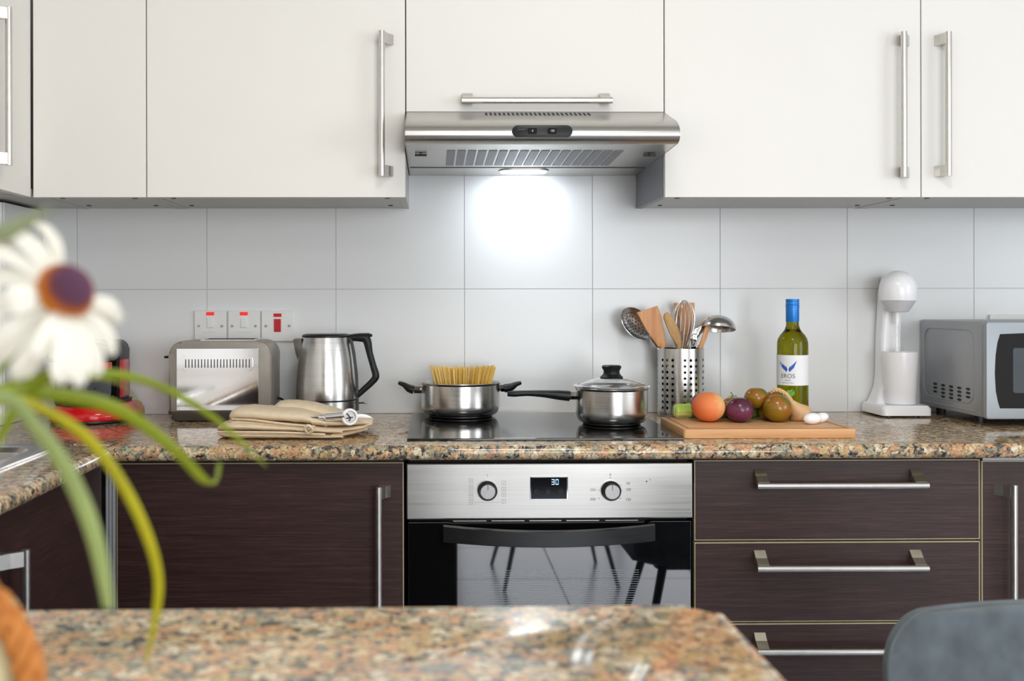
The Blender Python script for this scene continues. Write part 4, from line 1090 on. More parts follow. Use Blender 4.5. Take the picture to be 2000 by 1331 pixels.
obj('handle', tube(nb(), [wb0+Vector((0, 0, 0.012)), wb0+Vector((0, 0, -0.01)), ft], [0.008, 0.0095, 0.0085], 14), M['steel_v'], t, True)
# slotted skimmer (left): shallow bowl tilted
t = thing('skimmer', up_(1245, 640, -0.07), 'steel skimmer with small drain holes, leaning left out of the holder', 'skimmer')
SC = up_(1242, 634, -0.06); nrm = Vector((0.42, -0.80, 0.42)).normalized()
xa_ = Vector((0.80, 0.0, -0.60)); xa_ = (xa_-nrm*xa_.dot(nrm)).normalized(); ya_ = nrm.cross(xa_)
Mx = Matrix((xa_, ya_, nrm)).transposed()
bm = nb(); prof = [(0, -0.014), (0.015, -0.0125), (0.03, -0.008), (0.043, 0.002), (0.047, 0.006), (0.0478, 0.0055), (0.0445, 0.0), (0.031, -0.0098), (0.015, -0.0143), (0, -0.0158)]
lathe(bm, prof, 0, 0, 48)
for v in bm.verts: v.co = SC + Mx @ Vector((v.co.x*1.05, v.co.y*0.92, v.co.z))
hd = obj('bowl', bm, M['steel_v'], t, True, 50)
bm = nb()
for rr, n in ((0.0, 1), (0.009, 6), (0.018, 12), (0.027, 18), (0.035, 22)):
    for i in range(n):
        a = 2*PI*i/n; z_ = -0.0138 + 0.0062*(rr/0.03)**2 + (0.004*(rr-0.03)/0.008 if rr > 0.03 else 0)
        p = SC + Mx @ Vector((rr*1.05*math.cos(a), rr*0.92*math.sin(a), z_+0.0006))
        ring = [bm.verts.new(p + Mx @ Vector((0.0016*math.cos(b*PI/4), 0.0016*math.sin(b*PI/4), 0.0004))) for b in range(8)]
        bm.faces.new(ring)
dh = obj('drain_hole_pattern', bm, M['gap'], hd)
a = SC + xa_*0.047 + nrm*0.004
obj('handle', tube(nb(), smoothpts([a, up_(1275, 664, -0.075), up_(1292, 690, -0.078), Vector((uc.x+0.03, UY+0.015, zf))], 6), [0.006]*19, 10, 0.35, tuple(nrm)), M['chrome'], t, True)
# ladle (right)
t = thing('ladle', up_(1385, 650, -0.08), 'steel ladle with upturned bowl, leaning right out of the holder', 'ladle')
LC = up_(1402, 643, -0.075); nrm = Vector((-0.10, -0.20, -0.97)).normalized()
xa_ = Vector((1, 0, 0.10)); xa_ = (xa_-nrm*xa_.dot(nrm)).normalized(); ya_ = nrm.cross(xa_); Mx = Matrix((xa_, ya_, nrm)).transposed()
bm = nb(); po, pi_ = [], []
for i in range(11):
    a = PI/2*i/10; po.append((0.046*math.sin(a), -0.036*math.cos(a))); pi_.append((0.0447*math.sin(a), -0.0346*math.cos(a)))
lathe(bm, po+pi_[::-1], 0, 0, 48)
for v in bm.verts: v.co = LC + Mx @ v.co
obj('bowl', bm, M['steel_v'], t, True, 60)
a = LC - xa_*0.046
obj('handle', tube(nb(), smoothpts([up_(1384, 636, -0.075), up_(1371, 642, -0.08), up_(1358, 654, -0.083), up_(1349, 682, -0.083), Vector((uc.x-0.01, UY+0.01, zf))], 6), lerps([0.007, 0.0105, 0.012, 0.008, 0.005], 6), 12, 0.3, (0.1, 1, 0.2)), M['chrome'], t, True)
# serving spoon between whisk and ladle
t = tag(obj('serving_spoon', tube(nb(), smoothpts([up_(1362, 655, -0.105), up_(1356, 662, -0.107), up_(1352, 684, -0.104), Vector((uc.x-0.02, UY-0.01, zf))], 6), lerps([0.006, 0.0105, 0.0065, 0.005], 6), 12, 0.3, (0.1, 1, 0.2)), M['chrome'], None, True), 'steel serving fork shank between the whisk and the ladle', 'utensil')

# ------------------------------------------------------------------ cutting board and food
BZ = CT+0.0205
b_fl, b_fr = G(1341, 839.5, BZ), G(1672.5, 838, BZ); b_bl, b_br = G(1284.5, 816, BZ), G(1619, 820, BZ)
fy = (b_fl.y+b_fr.y)/2; by = b_bl.y; bx0 = (b_fl.x+b_bl.x)/2; bx1 = b_fr.x
bx0 = max(bx0, HX1+0.002)
t = thing('cutting_board', ((bx0+bx1)/2, (fy+by)/2, CT), 'beech cutting board with fruit and vegetables on the worktop', 'cutting board')
bm = nb(); prism(bm, rrect(bx0, bx1, fy, by, 0.006, 4), 'z', CT+0.0005, BZ, 0.0012)
cbd = obj('board', bm, M['board'], t, True, 40)
bm = nb(); g = 0.012
gp = [(bx0+g, fy+g), (bx1-g, fy+g), (bx1-g, by-g), (bx0+g, by-g), (bx0+g, fy+g)]
box(bm, bx0+g, bx1-g, fy+g, fy+g+0.005, BZ+0.0001, BZ+0.0004); box(bm, bx0+g, bx1-g, by-g-0.005, by-g, BZ+0.0001, BZ+0.0004)
box(bm, bx0+g, bx0+g+0.005, fy+g+0.005, by-g-0.005, BZ+0.0001, BZ+0.0004); box(bm, bx1-g-0.005, bx1-g, fy+g+0.005, by-g-0.005, BZ+0.0001, BZ+0.0004)
obj('juice_groove', bm, plain('groove_wood', rgb(168, 108, 62), 0.6), t)
def radmat(name, stops, axis=(1, 0, 0), rough=0.35, noise=8, amt=0.25, bump=0.0):
    k = NT(name); tc_ = k.n('ShaderNodeTexCoord'); dp_ = k.n('ShaderNodeVectorMath', operation='DOT_PRODUCT')
    k.l(tc_.outputs['Generated'], dp_.inputs[0]); dp_.inputs[1].default_value = axis
    nz = k.n('ShaderNodeTexNoise'); nz.inputs['Scale'].default_value = noise; nz.inputs['Detail'].default_value = 4; k.l(tc_.outputs['Generated'], nz.inputs['Vector'])
    ma = k.n('ShaderNodeMath', operation='MULTIPLY_ADD'); k.l(nz.outputs['Fac'], ma.inputs[0]); ma.inputs[1].default_value = amt; k.l(dp_.outputs['Value'], ma.inputs[2])
    k.l(k.ramp(ma.outputs[0], stops), k.b.inputs['Base Color']); k.b.inputs['Roughness'].default_value = rough
    if bump: k.bump(nz.outputs['Fac'], bump)
    return k.m
def ball(name, px, py, dpx, dpy, Y, mat, label, cat, group=None, f=None, z=None, parent=None):
    c = W(px, py, Y); rx = (W(px+dpx/2, py, Y).x-W(px-dpx/2, py, Y).x)/2; rz = (W(px, py-dpy/2, Y).z-W(px, py+dpy/2, Y).z)/2
    bm = nb(); sphere(bm, c, rx, rx, rz, 32, 20, f)
    lo_ = min(v.co.z for v in bm.verts)
    if z is not None:
        for v in bm.verts: v.co.z += z-lo_
    o = obj(name, bm, mat, parent, True, 80)
    if label: tag(o, label, cat, group)
    return o, c
def dimple(th, ph): return 1 - 0.10*math.exp(-(th/0.30)**2) - 0.04*math.exp(-((PI-th)/0.3)**2)
peachmat = radmat('peach_skin', [(0.25, rgb(226, 112, 62)), (0.75, rgb(234, 136, 78)), (1.0, rgb(236, 184, 120))], (0.85, -0.15, 0.2), 0.6, 5, 0.3, 0.05)
def pf(th, ph):
    return (1-0.05*math.exp(-(th/0.3)**2))*(1-0.018*math.exp(-((((ph-PI*1.93+PI) % (2*PI))-PI)/0.12)**2)*math.sin(th))
ball('peach', 1383.5, 801.5, 65, 59, -0.405, peachmat, 'orange peach on the left side of the cutting board', 'fruit', None, pf, BZ)
onmat = radmat('purple_onion_skin', [(0.3, rgb(92, 34, 62)), (0.6, rgb(112, 52, 84)), (0.9, rgb(84, 30, 52))], (0.2, 0, 0.8), 0.22, 14, 0.4)
ball('red_onion', 1445, 806.5, 54, 51, -0.415, onmat, 'small dark purple onion at front between peach and tomatoes', 'onion', None, dimple, BZ)
tommat = radmat('green_brown_tomato_skin', [(0.1, rgb(104, 96, 16)), (0.55, rgb(140, 106, 22)), (0.9, rgb(156, 96, 28)), (1.1, rgb(110, 104, 22))], (0.55, 0.1, 0.5), 0.18, 3, 0.4)
def tomato(px, py, dx, dy, Y, label, z=None, stem=None):
    t = thing('tomato', W(px, py+dy/2, Y), label, 'tomato', None)
    o, c = ball('skin', px, py, dx, dy, Y, tommat, None, None, None, dimple, z, t)
    oc = POS[o.name]
    # calyx at the stem end on the far/top side
    r_ = (W(px+dx/2, py, Y).x-W(px-dx/2, py, Y).x)/2
    if stem:
        bm = nb()
        top = Vector((oc.x, oc.y, oc.z+2*r_*dy/dx*0.965))
        for i in range(5):
            a = 2*PI*i/5+0.3; d_ = Vector((math.cos(a), math.sin(a), 0))
            pts = smoothpts([top, top+d_*0.006+Vector((0, 0, 0.002)), top+d_*0.013+Vector((0, 0, -0.0005))], 3)
            tube(bm, pts, lerps([0.001, 0.0018, 0.0003], 3), 6, 0.4, (0, 0, 1))
        tube(bm, [top, top+Vector((-0.002, 0, 0.006)), top+Vector((-0.006, 0, 0.011))], 0.0012, 6)
        obj('calyx', bm, M['leaf'], t, True)
    return t
tomato(1518, 803, 55, 56, -0.410, 'large green-brown tomato at front right beside the garlic bulb', BZ)
tomato(1477.5, 777.5, 47, 42, -0.375, 'yellow-brown tomato resting on top of the others in the middle', None)
tomato(1513, 789, 52, 52, -0.345, 'dark green tomato mostly hidden behind the front right tomato', None)
tomato(1497, 812, 30, 34, -0.372, 'small dark tomato in shade between the onion and front right tomato', BZ)
tomato(1432, 796, 48, 42, -0.350, 'green-brown tomato with stem behind the purple onion', None, True)
ball('plum', 1370, 790, 42, 44, -0.335, onmat, 'dark purple plum half hidden behind the orange peach', 'fruit', None, dimple, None)
# zucchini lying behind
ZY = -0.335
zmat = radmat('zucchini_skin', [(0.35, rgb(92, 140, 44)), (0.5, rgb(128, 172, 66)), (0.62, rgb(70, 120, 34))], (0.1, 0.1, 0.4), 0.35, 30, 0.6)
t = thing('zucchini', W(1430, 815, ZY), 'bright green zucchini lying behind the peach and onion', 'vegetable')
zr = 0.0185; a = W(1348, 797, ZY); b = W(1560, 797, ZY); zc_ = BZ+zr+0.0005
pts = smoothpts([(a.x, ZY, zc_), (a.x+0.06, ZY+0.0, zc_), (a.x+0.14, ZY+0.004, zc_), (b.x, ZY+0.01, zc_)], 5)
obj('body', tube(nb(), pts, lerps([0.0178, 0.0185, 0.0185, 0.013], 5), 24), zmat, t, True, 50)
emat = radmat('zucchini_end', [(0.30, rgb(150, 186, 70)), (0.48, rgb(214, 222, 130)), (0.7, rgb(168, 200, 84))], (0, 0.2, 0.6), 0.4, 22, 0.6)
e0 = W(1316, 797, ZY)
pts = smoothpts([(e0.x, ZY-0.004, zc_), (e0.x+0.006, ZY-0.003, zc_), (e0.x+0.022, ZY-0.001, zc_), (a.x, ZY, zc_)], 5)
eo = obj('stem_end', tube(nb(), pts, lerps([0.0125, 0.0165, 0.0158, 0.0176], 5), 10), emat, t, True, 30)
ce = nb(); tube(ce, [(e0.x-0.0012, ZY-0.004, zc_), (e0.x+0.0005, ZY-0.004, zc_)], [0.0095, 0.0115], 20); obj('cut_face', ce, plain('pale_cut_face', rgb(216, 222, 158), 0.5, var=0.15, scale=300), t, True)
# garlic bulb with twisted stalk
gmat = radmat('garlic_skin', [(0.3, rgb(206, 156, 104)), (0.6, rgb(226, 186, 138)), (0.9, rgb(214, 166, 116))], (0.5, 0, 0.3), 0.5, 12, 0.5, 0.1)
t = thing('garlic_bulb', W(1562, 826, -0.385), 'tan dry garlic bulb with twisted papery stalk behind the white cloves', 'garlic')
ctr = W(1558, 806, -0.385)
P = [W(1566, 815, -0.385), W(1563, 811, -0.385), W(1560, 806, -0.385), W(1554, 798, -0.385), W(1549, 790, -0.384), W(1545, 784, -0.383)]
bm = nb(); tube(bm, smoothpts([W(1575, 828, -0.385)]+P, 5), lerps([0.010, 0.0260, 0.0275, 0.0255, 0.0175, 0.010, 0.005], 5), 24)
lo_ = min(v.co.z for v in bm.verts)
for v in bm.verts: v.co.z = max(v.co.z, BZ+0.0006)
obj('bulb', bm, gmat, t, True, 80)
P = [W(1546, 786, -0.385), W(1541, 778, -0.386), W(1534, 770, -0.388), W(1524, 764, -0.39), W(1514, 762, -0.392), W(1507, 766, -0.394)]
for s in (0, 2.1, 4.2):
    base_ = smoothpts(P, 6); pts = []
    for i, p in enumerate(base_):
        a = s+i*0.55; pts.append(p+Vector((0.002*math.cos(a)*0.5, 0.003*math.sin(a), 0.0028*math.cos(a))))
    obj('stalk_strand', tube(nb(), pts, lerps([0.004, 0.0035, 0.0032, 0.003, 0.0028, 0.0015], 6), 8), gmat, t, True, 80)
# parsley leaves
t = thing('parsley_sprig', W(1530, 785, -0.36), 'small bright green herb sprig tucked between the tomatoes and garlic', 'herb')
for (a_, b_) in (((1528, 786), (1538, 768)), ((1532, 780), (1549, 760)), ((1534, 786), (1540, 776)), ((1545, 776), (1552, 763))):
    p, q_ = W(a_[0], a_[1], -0.362), W(b_[0], b_[1], -0.358); d_ = (q_-p); n_ = Vector((-d_.z, 0, d_.x)).normalized()
    bm = nb(); w_ = d_.length*0.28
    ring = [p, p+d_*0.3+n_*w_*0.7, p+d_*0.45+n_*w_*0.5, p+d_*0.6+n_*w_, p+d_*0.75+n_*w_*0.4, q_, p+d_*0.72-n_*w_*0.5, p+d_*0.55-n_*w_, p+d_*0.4-n_*w_*0.45, p+d_*0.25-n_*w_*0.6]
    f_ = bm.faces.new([bm.verts.new(x) for x in ring]); ex = bmesh.ops.extrude_face_region(bm, geom=[f_])
    for v in ex['geom']:
        if isinstance(v, bmesh.types.BMVert): v.co += Vector((0, 0.0006, 0))
    obj('leaflet', bm, plain('parsley_green', rgb(84, 150, 42), 0.5, var=0.15, scale=200), t)
# white cloves
wm = plain('white_peeled_clove', rgb(246, 246, 248), 0.3, var=0.01)
def clove(p0, p1, r0, r1, label):
    bm = nb(); a, b = Vector(p0), Vector(p1)
    N = 12; pts = [a+(b-a)*i/N for i in range(N+1)]
    rad = [max(0.0006, (r0+(r1-r0)*i/N)*math.sqrt(max(0, 1-(2*i/N-1)**2))) for i in range(N+1)]
    tube(bm, pts, rad, 20)
    lo_ = min(v.co.z for v in bm.verts)
    for v in bm.verts: v.co.z += BZ+0.0004-lo_
    tag(obj('garlic_clove', bm, wm, None, True, 80), label, 'garlic', 'white cloves on the board')
a = W(1569, 825, -0.468); b = W(1604, 823, -0.463)
clove(a, b, 0.013, 0.0125, 'white peeled garlic clove, nearer one of the two on the board')
a = W(1592, 823, -0.435); b = W(1618, 816, -0.43)
clove(a, b, 0.012, 0.010, 'white peeled garlic clove, farther one of the two on the board')

# ------------------------------------------------------------------ wine bottle
BY = -0.225; bc = W(1548, 730, BY); bz = CT+0.0005
def bzz(py): return W(1548, py, BY).z
br = (W(1578, 730, BY).x-W(1518, 730, BY).x)/2*0.985
t = thing('wine_bottle', (bc.x, BY, CT), 'green white-wine bottle with blue screw cap behind the cutting board', 'bottle')
nr = (W(1560, 640, BY).x-W(1535.5, 640, BY).x)/2*0.97
prof = [(0, 0.008), (br*0.75, 0.002), (br*0.93, 0.0), (br, 0.006), (br, bzz(678)-bz), (br*0.985, bzz(669)-bz), (br*0.93, bzz(662)-bz), (br*0.80, bzz(655)-bz), (br*0.62, bzz(649)-bz), (nr*1.25, bzz(644)-bz), (nr*1.03, bzz(636)-bz), (nr, bzz(628)-bz), (nr, bzz(592)-bz), (0, bzz(592)-bz)]
obj('glass', lathe(nb(), prof, bc.x, BY, 64, bz), M['bottle'], t, True, 40)
cz0 = bzz(629); hcap = bzz(584)-cz0
prof = [(nr+0.0006, 0), (nr+0.001, 0.001), (nr+0.001, hcap*0.63), (nr+0.0016, hcap*0.64), (nr+0.0016, hcap*0.70), (nr+0.0008, hcap*0.72), (nr+0.0014, hcap*0.76), (nr+0.0014, hcap*0.80), (nr+0.0008, hcap*0.82), (nr+0.0008, hcap*0.9), (nr+0.0014, hcap*0.92), (nr+0.001, hcap*0.99), (0, hcap)]
obj('screw_cap', lathe(nb(), prof, bc.x, BY, 48, cz0), M['bluecap'], t, True, 30)
# paper label wrapped on the glass
lr_ = br+0.0005; lz0, lz1 = bzz(751.5), bzz(693)
def wrap(x, z, rr=lr_, c0=0.0):       # x = distance along the surface from the facing centre
    a = -PI/2 + (x+c0)/br
    return (bc.x+rr*math.cos(a), BY+rr*math.sin(a), z)
bm = nb(); n = 48; rows_ = []
for z in (lz0, lz1):
    rows_.append([bm.verts.new(wrap(-0.085+0.13*i/n*1.25-0.0, z)) for i in range(n+1)])
for i in range(n): bm.faces.new((rows_[0][i], rows_[0][i+1], rows_[1][i+1], rows_[1][i]))
lb = obj('paper_label', bm, M['label'], t, True, 80)
view = math.atan2(CAM.y-BY, CAM.x-bc.x)+PI/2     # turn of the label towards the viewer
vx = view*br
dpx = 1/800.0
def lab(px, py): # photo offset from bottle axis -> label coordinate
    s = (px-1547.5)/30.5; s = max(-0.98, min(0.98, s)); return (math.asin(s)*br + vx, bzz(py))
bm = nb()
def feather(pts):
    vs = [bm.verts.new(wrap(*lab(*p), lr_+0.0004)) for p in pts]
    bm.faces.new(vs)
for m in (1, -1):
    cxp = 1539
    def q_(dx, py): return (cxp+m*dx, py)
    for (x0, y0, x1, y1, w_) in ((2.5, 725.5, 4, 713, 3.6), (3.5, 725, 8, 711, 4.2), (5, 723, 11.5, 708.5, 4.4), (6, 720.5, 14.5, 706, 4.2), (7.5, 717, 16.5, 703.5, 3.4)):
        dx, dy = x1-x0, y1-y0; L_ = math.hypot(dx, dy); nx, ny = -dy/L_*w_*0.62, dx/L_*w_*0.62
        feather([q_(x0, y0), q_(x0+dx*0.4+nx, y0+dy*0.4+ny), q_(x1, y1), q_(x0+dx*0.4-nx, y0+dy*0.4-ny)])
obj('wing_emblem', bm, M['blueink'], lb)
bm = nb()
o0 = lab(1538, 733)
def tw(sz, px, py): 
    c = lab(px, py); return lambda x, y: wrap(c[0]+x, c[1]+y, lr_+0.0004)
text(bm, 'EROS', 0.0145, tw(1, 1538.5, 733.5)); obj('lettering', bm, M['ink'], lb)
bm = nb(); text(bm, 'WHITE', 0.0042, tw(1, 1538.5, 741.5)); obj('lettering', bm, M['ink'], lb)
bm = nb(); text(bm, 'DRY WHITE WINE', 0.0032, tw(1, 1538.5, 746.5)); obj('lettering', bm, M['blueink'], lb)

# ------------------------------------------------------------------ drink mixer
t = thing('drink_mixer', (1.195, -0.09, CT), 'white drink mixer with dome head and white cup, left of microwave', 'drink mixer')
fy_ = -0.150
dx0, dx1 = W(1728, 812, fy_).x, W(1822, 812, fy_).x
bm = nb()
rings = []
for z_, g in ((CT+0.005, 0.0), (CT+0.022, 0.0), (CT+0.030, 0.005)):
    rings.append([(x, y, z_) for x, y in rrect(dx0-0.004+g, dx1-g, fy_+g, -0.006, 0.012, 5)])
loft(bm, rings); obj('base', bm, M['whitep'], t, True, 40)
for sx in (dx0+0.02, dx1-0.02):
    for sy in (fy_+0.025, -0.03): obj('foot', lathe(nb(), [(0, 0), (0.008, 0), (0.008, 0.005), (0, 0.005)], sx, sy, 16, CT+0.0002), M['blackp'], t)
mc = W(1754, 640, -0.088)
cl0 = W(1713, 640, -0.03).x; cl1 = cl0+0.062
rings = []
for z_, gx, y0 in ((CT+0.029, -0.022, -0.085), (CT+0.045, -0.014, -0.072), (CT+0.07, -0.004, -0.062), (CT+0.10, 0.0, -0.058), (CT+0.20, 0.002, -0.055), (CT+0.27, 0.006, -0.06), (CT+0.32, 0.008, -0.07), (CT+0.362, 0.018, -0.07)):
    rings.append([(x, y, z_) for x, y in rrect(cl0+gx, cl1-0.006, y0, -0.007, 0.010, 5)])
bm = nb(); loft(bm, rings); obj('column', bm, M['whitep'], t, True, 40)
hr_ = 0.0465; hx = mc.x
hzb = W(1754, 587, -0.088).z; hzt = W(1754, 528.5, -0.088).z
prof = [(hr_*0.985, -0.0005), (hr_, 0.001)]
hh_ = hzt-hzb
prof.append((hr_, hh_*0.38))
for i in range(1, 11):
    a = PI/2*i/10; prof.append((hr_*math.cos(a) if i < 10 else 0, hh_*0.38+hh_*0.62*math.sin(a)))
obj('motor_head', lathe(nb(), [(0, -0.0005)]+prof, hx, -0.088, 56, hzb), M['whitep'], t, True, 40)
ch = hzb-W(1754, 610, -0.088).z
obj('lower_cone', lathe(nb(), [(0, 0), (0.020, 0), (0.026, 0.0015), (hr_-0.002, ch-0.001), (0, ch-0.001)], hx, -0.088, 48, hzb-ch), plain('light_grey_plastic', rgb(214, 214, 218), 0.3), t, True, 40)
nz_ = W(1751, 635, -0.088).z
obj('shaft_sleeve', lathe(nb(), [(0, 0), (0.0055, 0), (0.0065, hzb-ch-nz_), (0, hzb-ch-nz_)], hx-0.003, -0.088, 24, nz_), M['whitep'], t, True, 40)
rz_ = CT+0.07
obj('whisk_rod', lathe(nb(), [(0, 0), (0.0013, 0), (0.0013, nz_-rz_), (0, nz_-rz_)], hx-0.003, -0.088, 12, rz_), M['chrome'], t, True)
cz_ = W(1754, 689, -0.13).z
cup = thing('mixing_cup', (hx+0.004, -0.088, CT+0.0305), 'white plastic cup standing on the drink mixer base', 'cup')
hc = cz_-(CT+0.0308)
obj('cup_body', lathe(nb(), [(0, 0), (0.036, 0), (0.0385, 0.003), (0.0445, hc-0.001), (0.0445, hc), (0.0425, hc), (0.037, 0.005), (0, 0.003)], hx+0.004, -0.092, 56, CT+0.0308), M['whitep'], cup, True, 40)
obj('rod_collar', lathe(nb(), [(0, 0), (0.006, 0), (0.007, 0.004), (0.004, 0.011), (0, 0.012)], hx-0.003, -0.088, 20, cz_-0.001), M['whitep'], t, True, 40)

# ------------------------------------------------------------------ microwave
mX = 1.2985; mY0, mY1 = -0.335, -0.012; mZ0 = CT+0.020; mZ1 = W(1928, 628, -0.36).z; mX1 = mX+0.47
t = thing('microwave', (mX+0.23, -0.18, CT), 'silver microwave oven with curved black door window at right', 'microwave')
body = obj('body', box(nb(), mX, mX1, mY0, mY1, mZ0, mZ1-0.001, 0.004), M['sideSilver'], t, True, 40)
obj('front_frame', box(nb(), mX+0.002, mX1-0.002, mY0-0.012, mY0-0.0005, mZ0+0.002, mZ1, 0.004), M['silver'], t, True, 40)
def sidept(px, py): return WX(px, py, mX-0.0006)
# embossed outline and vents on the left side
pts = []
for (y, z) in rrect(mY1-0.010-0.275, mY1-0.02, mZ0+0.028, mZ1-0.022, 0.035, 6): pts.append((mX-0.0002, y, z))
obj('embossed_line', tube(nb(), pts+[pts[0]], 0.0016, 6), M['sideSilver'], body, True)
obj('embossed_line', tube(nb(), [(mX-0.0002, mY0+0.03, mZ0+0.012), (mX-0.0002, mY1-0.02, mZ0+0.012)], 0.0016, 6), M['sideSilver'], body, True)
def s6(x, y): return (1640+x/3.503, 500+y/3.503)
for cxp, ys in ((652, (876, 902, 928)), (706, (886, 912, 938, 964)), (761, (895, 921, 947, 973)), (817, (904, 930, 957, 984)), (877, (912, 939, 967))):
    for yp in ys:
        p = sidept(*s6(cxp, yp))
        bm = nb(); sphere(bm, (mX-0.0003, p.y, p.z), 0.0015, 0.0115, 0.0032, 12, 8); obj('vent_slot', bm, M['gap'], body, True)
dX1 = mX1-0.115
dd0 = mY0-0.030
bm = nb(); prism(bm, rrect(mX-0.006, dX1, mZ0-0.0005, mZ1-0.002, 0.006, 4), 'y', dd0, mY0-0.0125, 0.0025)
dr = obj('door', bm, M['silver'], t, True, 40)
def dw(px, py): return W(px, py, dd0)
wp = []
Lt = [(1953, 653), (1948, 670), (1944.5, 695), (1943, 730), (1945, 765), (1949, 785), (1953, 798)]
wr_ = dX1-0.012
tp = dw(1953, 653); bt = dw(1953, 798)
poly = [(dw(*p).x, dw(*p).z) for p in Lt]
poly += [(wr_-0.004, bt.z-0.002), (wr_, (tp.z+bt.z)/2), (wr_-0.004, tp.z+0.004), ((tp.x+wr_)/2, tp.z+0.006)]
bm = nb(); prism(bm, poly, 'y', dd0-0.0012, dd0-0.0002); wn = obj('window', bm, M['blackg'], dr)
a = dw(1978, 768); b = dw(1978, 680)
bm = nb(); prism(bm, rrect(a.x, wr_-0.03, a.z, b.z, 0.006, 4), 'y', dd0-0.0018, dd0-0.0013); obj('mesh_screen', bm, plain('dark_mesh_screen', rgb(70, 78, 84), 0.3, bump=0.8, bscale=1500), wn)
cpn = obj('control_panel', box(nb(), dX1+0.001, mX1, dd0+0.004, mY0-0.0125, mZ0, mZ1-0.002, 0.002), M['silver'], t)
for i, z_ in enumerate((mZ0+0.05, mZ0+0.14)):
    bm = nb(); lathe(bm, [(0, 0), (0.02, 0), (0.022, 0.012), (0, 0.012)], 0, 0, 28)
    bmesh.ops.rotate(bm, verts=bm.verts, cent=(0, 0, 0), matrix=Matrix.Rotation(-PI/2, 3, 'X'))
    bmesh.ops.translate(bm, verts=bm.verts, vec=(mX1-0.057, dd0-0.009, z_)); obj('dial', bm, M['silver'], t, True)
for sx in (mX+0.04, mX1-0.04):
    for sy in (mY0+0.095, mY1-0.03): obj('foot', lathe(nb(), [(0, 0), (0.012, 0), (0.013, mZ0-CT), (0, mZ0-CT)], sx, sy, 16, CT+0.0003), M['blackp'], t)

# ------------------------------------------------------------------ chairs
def chair(cx, cy, rz, label, mt):
    """dining chair, seat centre at cx,cy; rz turn; backrest on +y side before turning"""
    t = thing('dining_chair', (cx, cy, 0), label, 'chair', 'velvet dining chairs')
    R = Matrix.Rotation(rz, 4, 'Z'); T_ = Matrix.Translation((cx, cy, 0))
    def fin(bm):
        for v in bm.verts: v.co = (T_ @ R) @ v.co
        return bm
    HT = 0.796; SW = 0.245
    # curved backrest shell
    bm = nb(); nu, nv = 28, 40; grid = {}
    def bp(u, v, off):
        # u -1..1 across, v 0..1 up ; superellipse outline
        v = 1-(1-v)**1.9; vb = 0.78
        k_ = 1.0 if v < vb else max(0.0, 1-((v-vb)/(1-vb))**2)**0.5
        ww = SW*(0.94+0.06*min(1, v/0.5))*(0.72+0.28*k_)
        x = ww*u; z = 0.46+(HT-0.46)*v - 0.005*abs(u)**2.2*v
        y = 0.20 - 0.035*((x/SW)**2)+0.05*v + off
        return Vector((x, y, z))
    fr = [[bp(-1+2*i/nu, j/nv, -0.016*(1-abs(-1+2*i/nu)**8)*(1-(max(0, j/nv-0.85)/0.15)**4)) for i in range(nu+1)] for j in range(nv+1)]
    bk = [[bp(-1+2*i/nu, j/nv, 0.022) for i in range(nu+1)] for j in range(nv+1)]
    F = [[bm.verts.new(p) for p in r] for r in fr]; B = [[bm.verts.new(p) for p in r] for r in bk]
    for j in range(nv):
        for i in range(nu):
            bm.faces.new((F[j][i], F[j][i+1], F[j+1][i+1], F[j+1][i])); bm.faces.new((B[j][i+1], B[j][i], B[j+1][i], B[j+1][i+1]))
    for j in range(nv):
        bm.faces.new((F[j][0], F[j+1][0], B[j+1][0], B[j][0])); bm.faces.new((F[j+1][nu], F[j][nu], B[j][nu], B[j+1][nu]))
    for i in range(nu):
        bm.faces.new((F[nv][i], F[nv][i+1], B[nv][i+1], B[nv][i])); bm.faces.new((F[0][i+1], F[0][i], B[0][i], B[0][i+1]))
    obj('backrest', fin(bm), M['velvet'], t, True, 75)
    edge = [bp(-1, j/nv, 0.003) for j in range(nv+1)] + [bp(-1+2*i/nu, 1, 0.003) for i in range(1, nu+1)] + [bp(1, 1-j/nv, 0.003) for j in range(1, nv+1)]
    obj('piping', fin(tube(nb(), edge, 0.0032, 8)), M['velvet'], t, True)
    bm = nb(); prism(bm, rrect(-0.23, 0.23, -0.23, 0.21, 0.09, 6), 'z', 0.42, 0.485, 0.02); obj('seat', fin(bm), M['velvet'], t, True, 50)
    bm = nb(); prism(bm, rrect(-0.16, 0.16, -0.16, 0.14, 0.03, 4), 'z', 0.395, 0.4195); obj('seat_frame', fin(bm), M['blackmetal'], t)
    for sx in (-1, 1):
        for sy in (-1, 1):
            obj('leg', fin(tube(nb(), [(sx*0.14, sy*0.13, 0.405), (sx*0.24, sy*0.225, 0.0)], [0.014, 0.008], 10)), M['blackmetal'], t, True)
    return t
vc = W(1727, 1280, -1.50)
chair(vc.x+0.254, -1.70, 0.0, 'blue-grey velvet dining chair at right between the peninsula and drawers', None)
chair(0.52, -3.05, PI*0.98, 'blue-grey velvet dining chair beside the peninsula end, seen mirrored in oven glass', None)

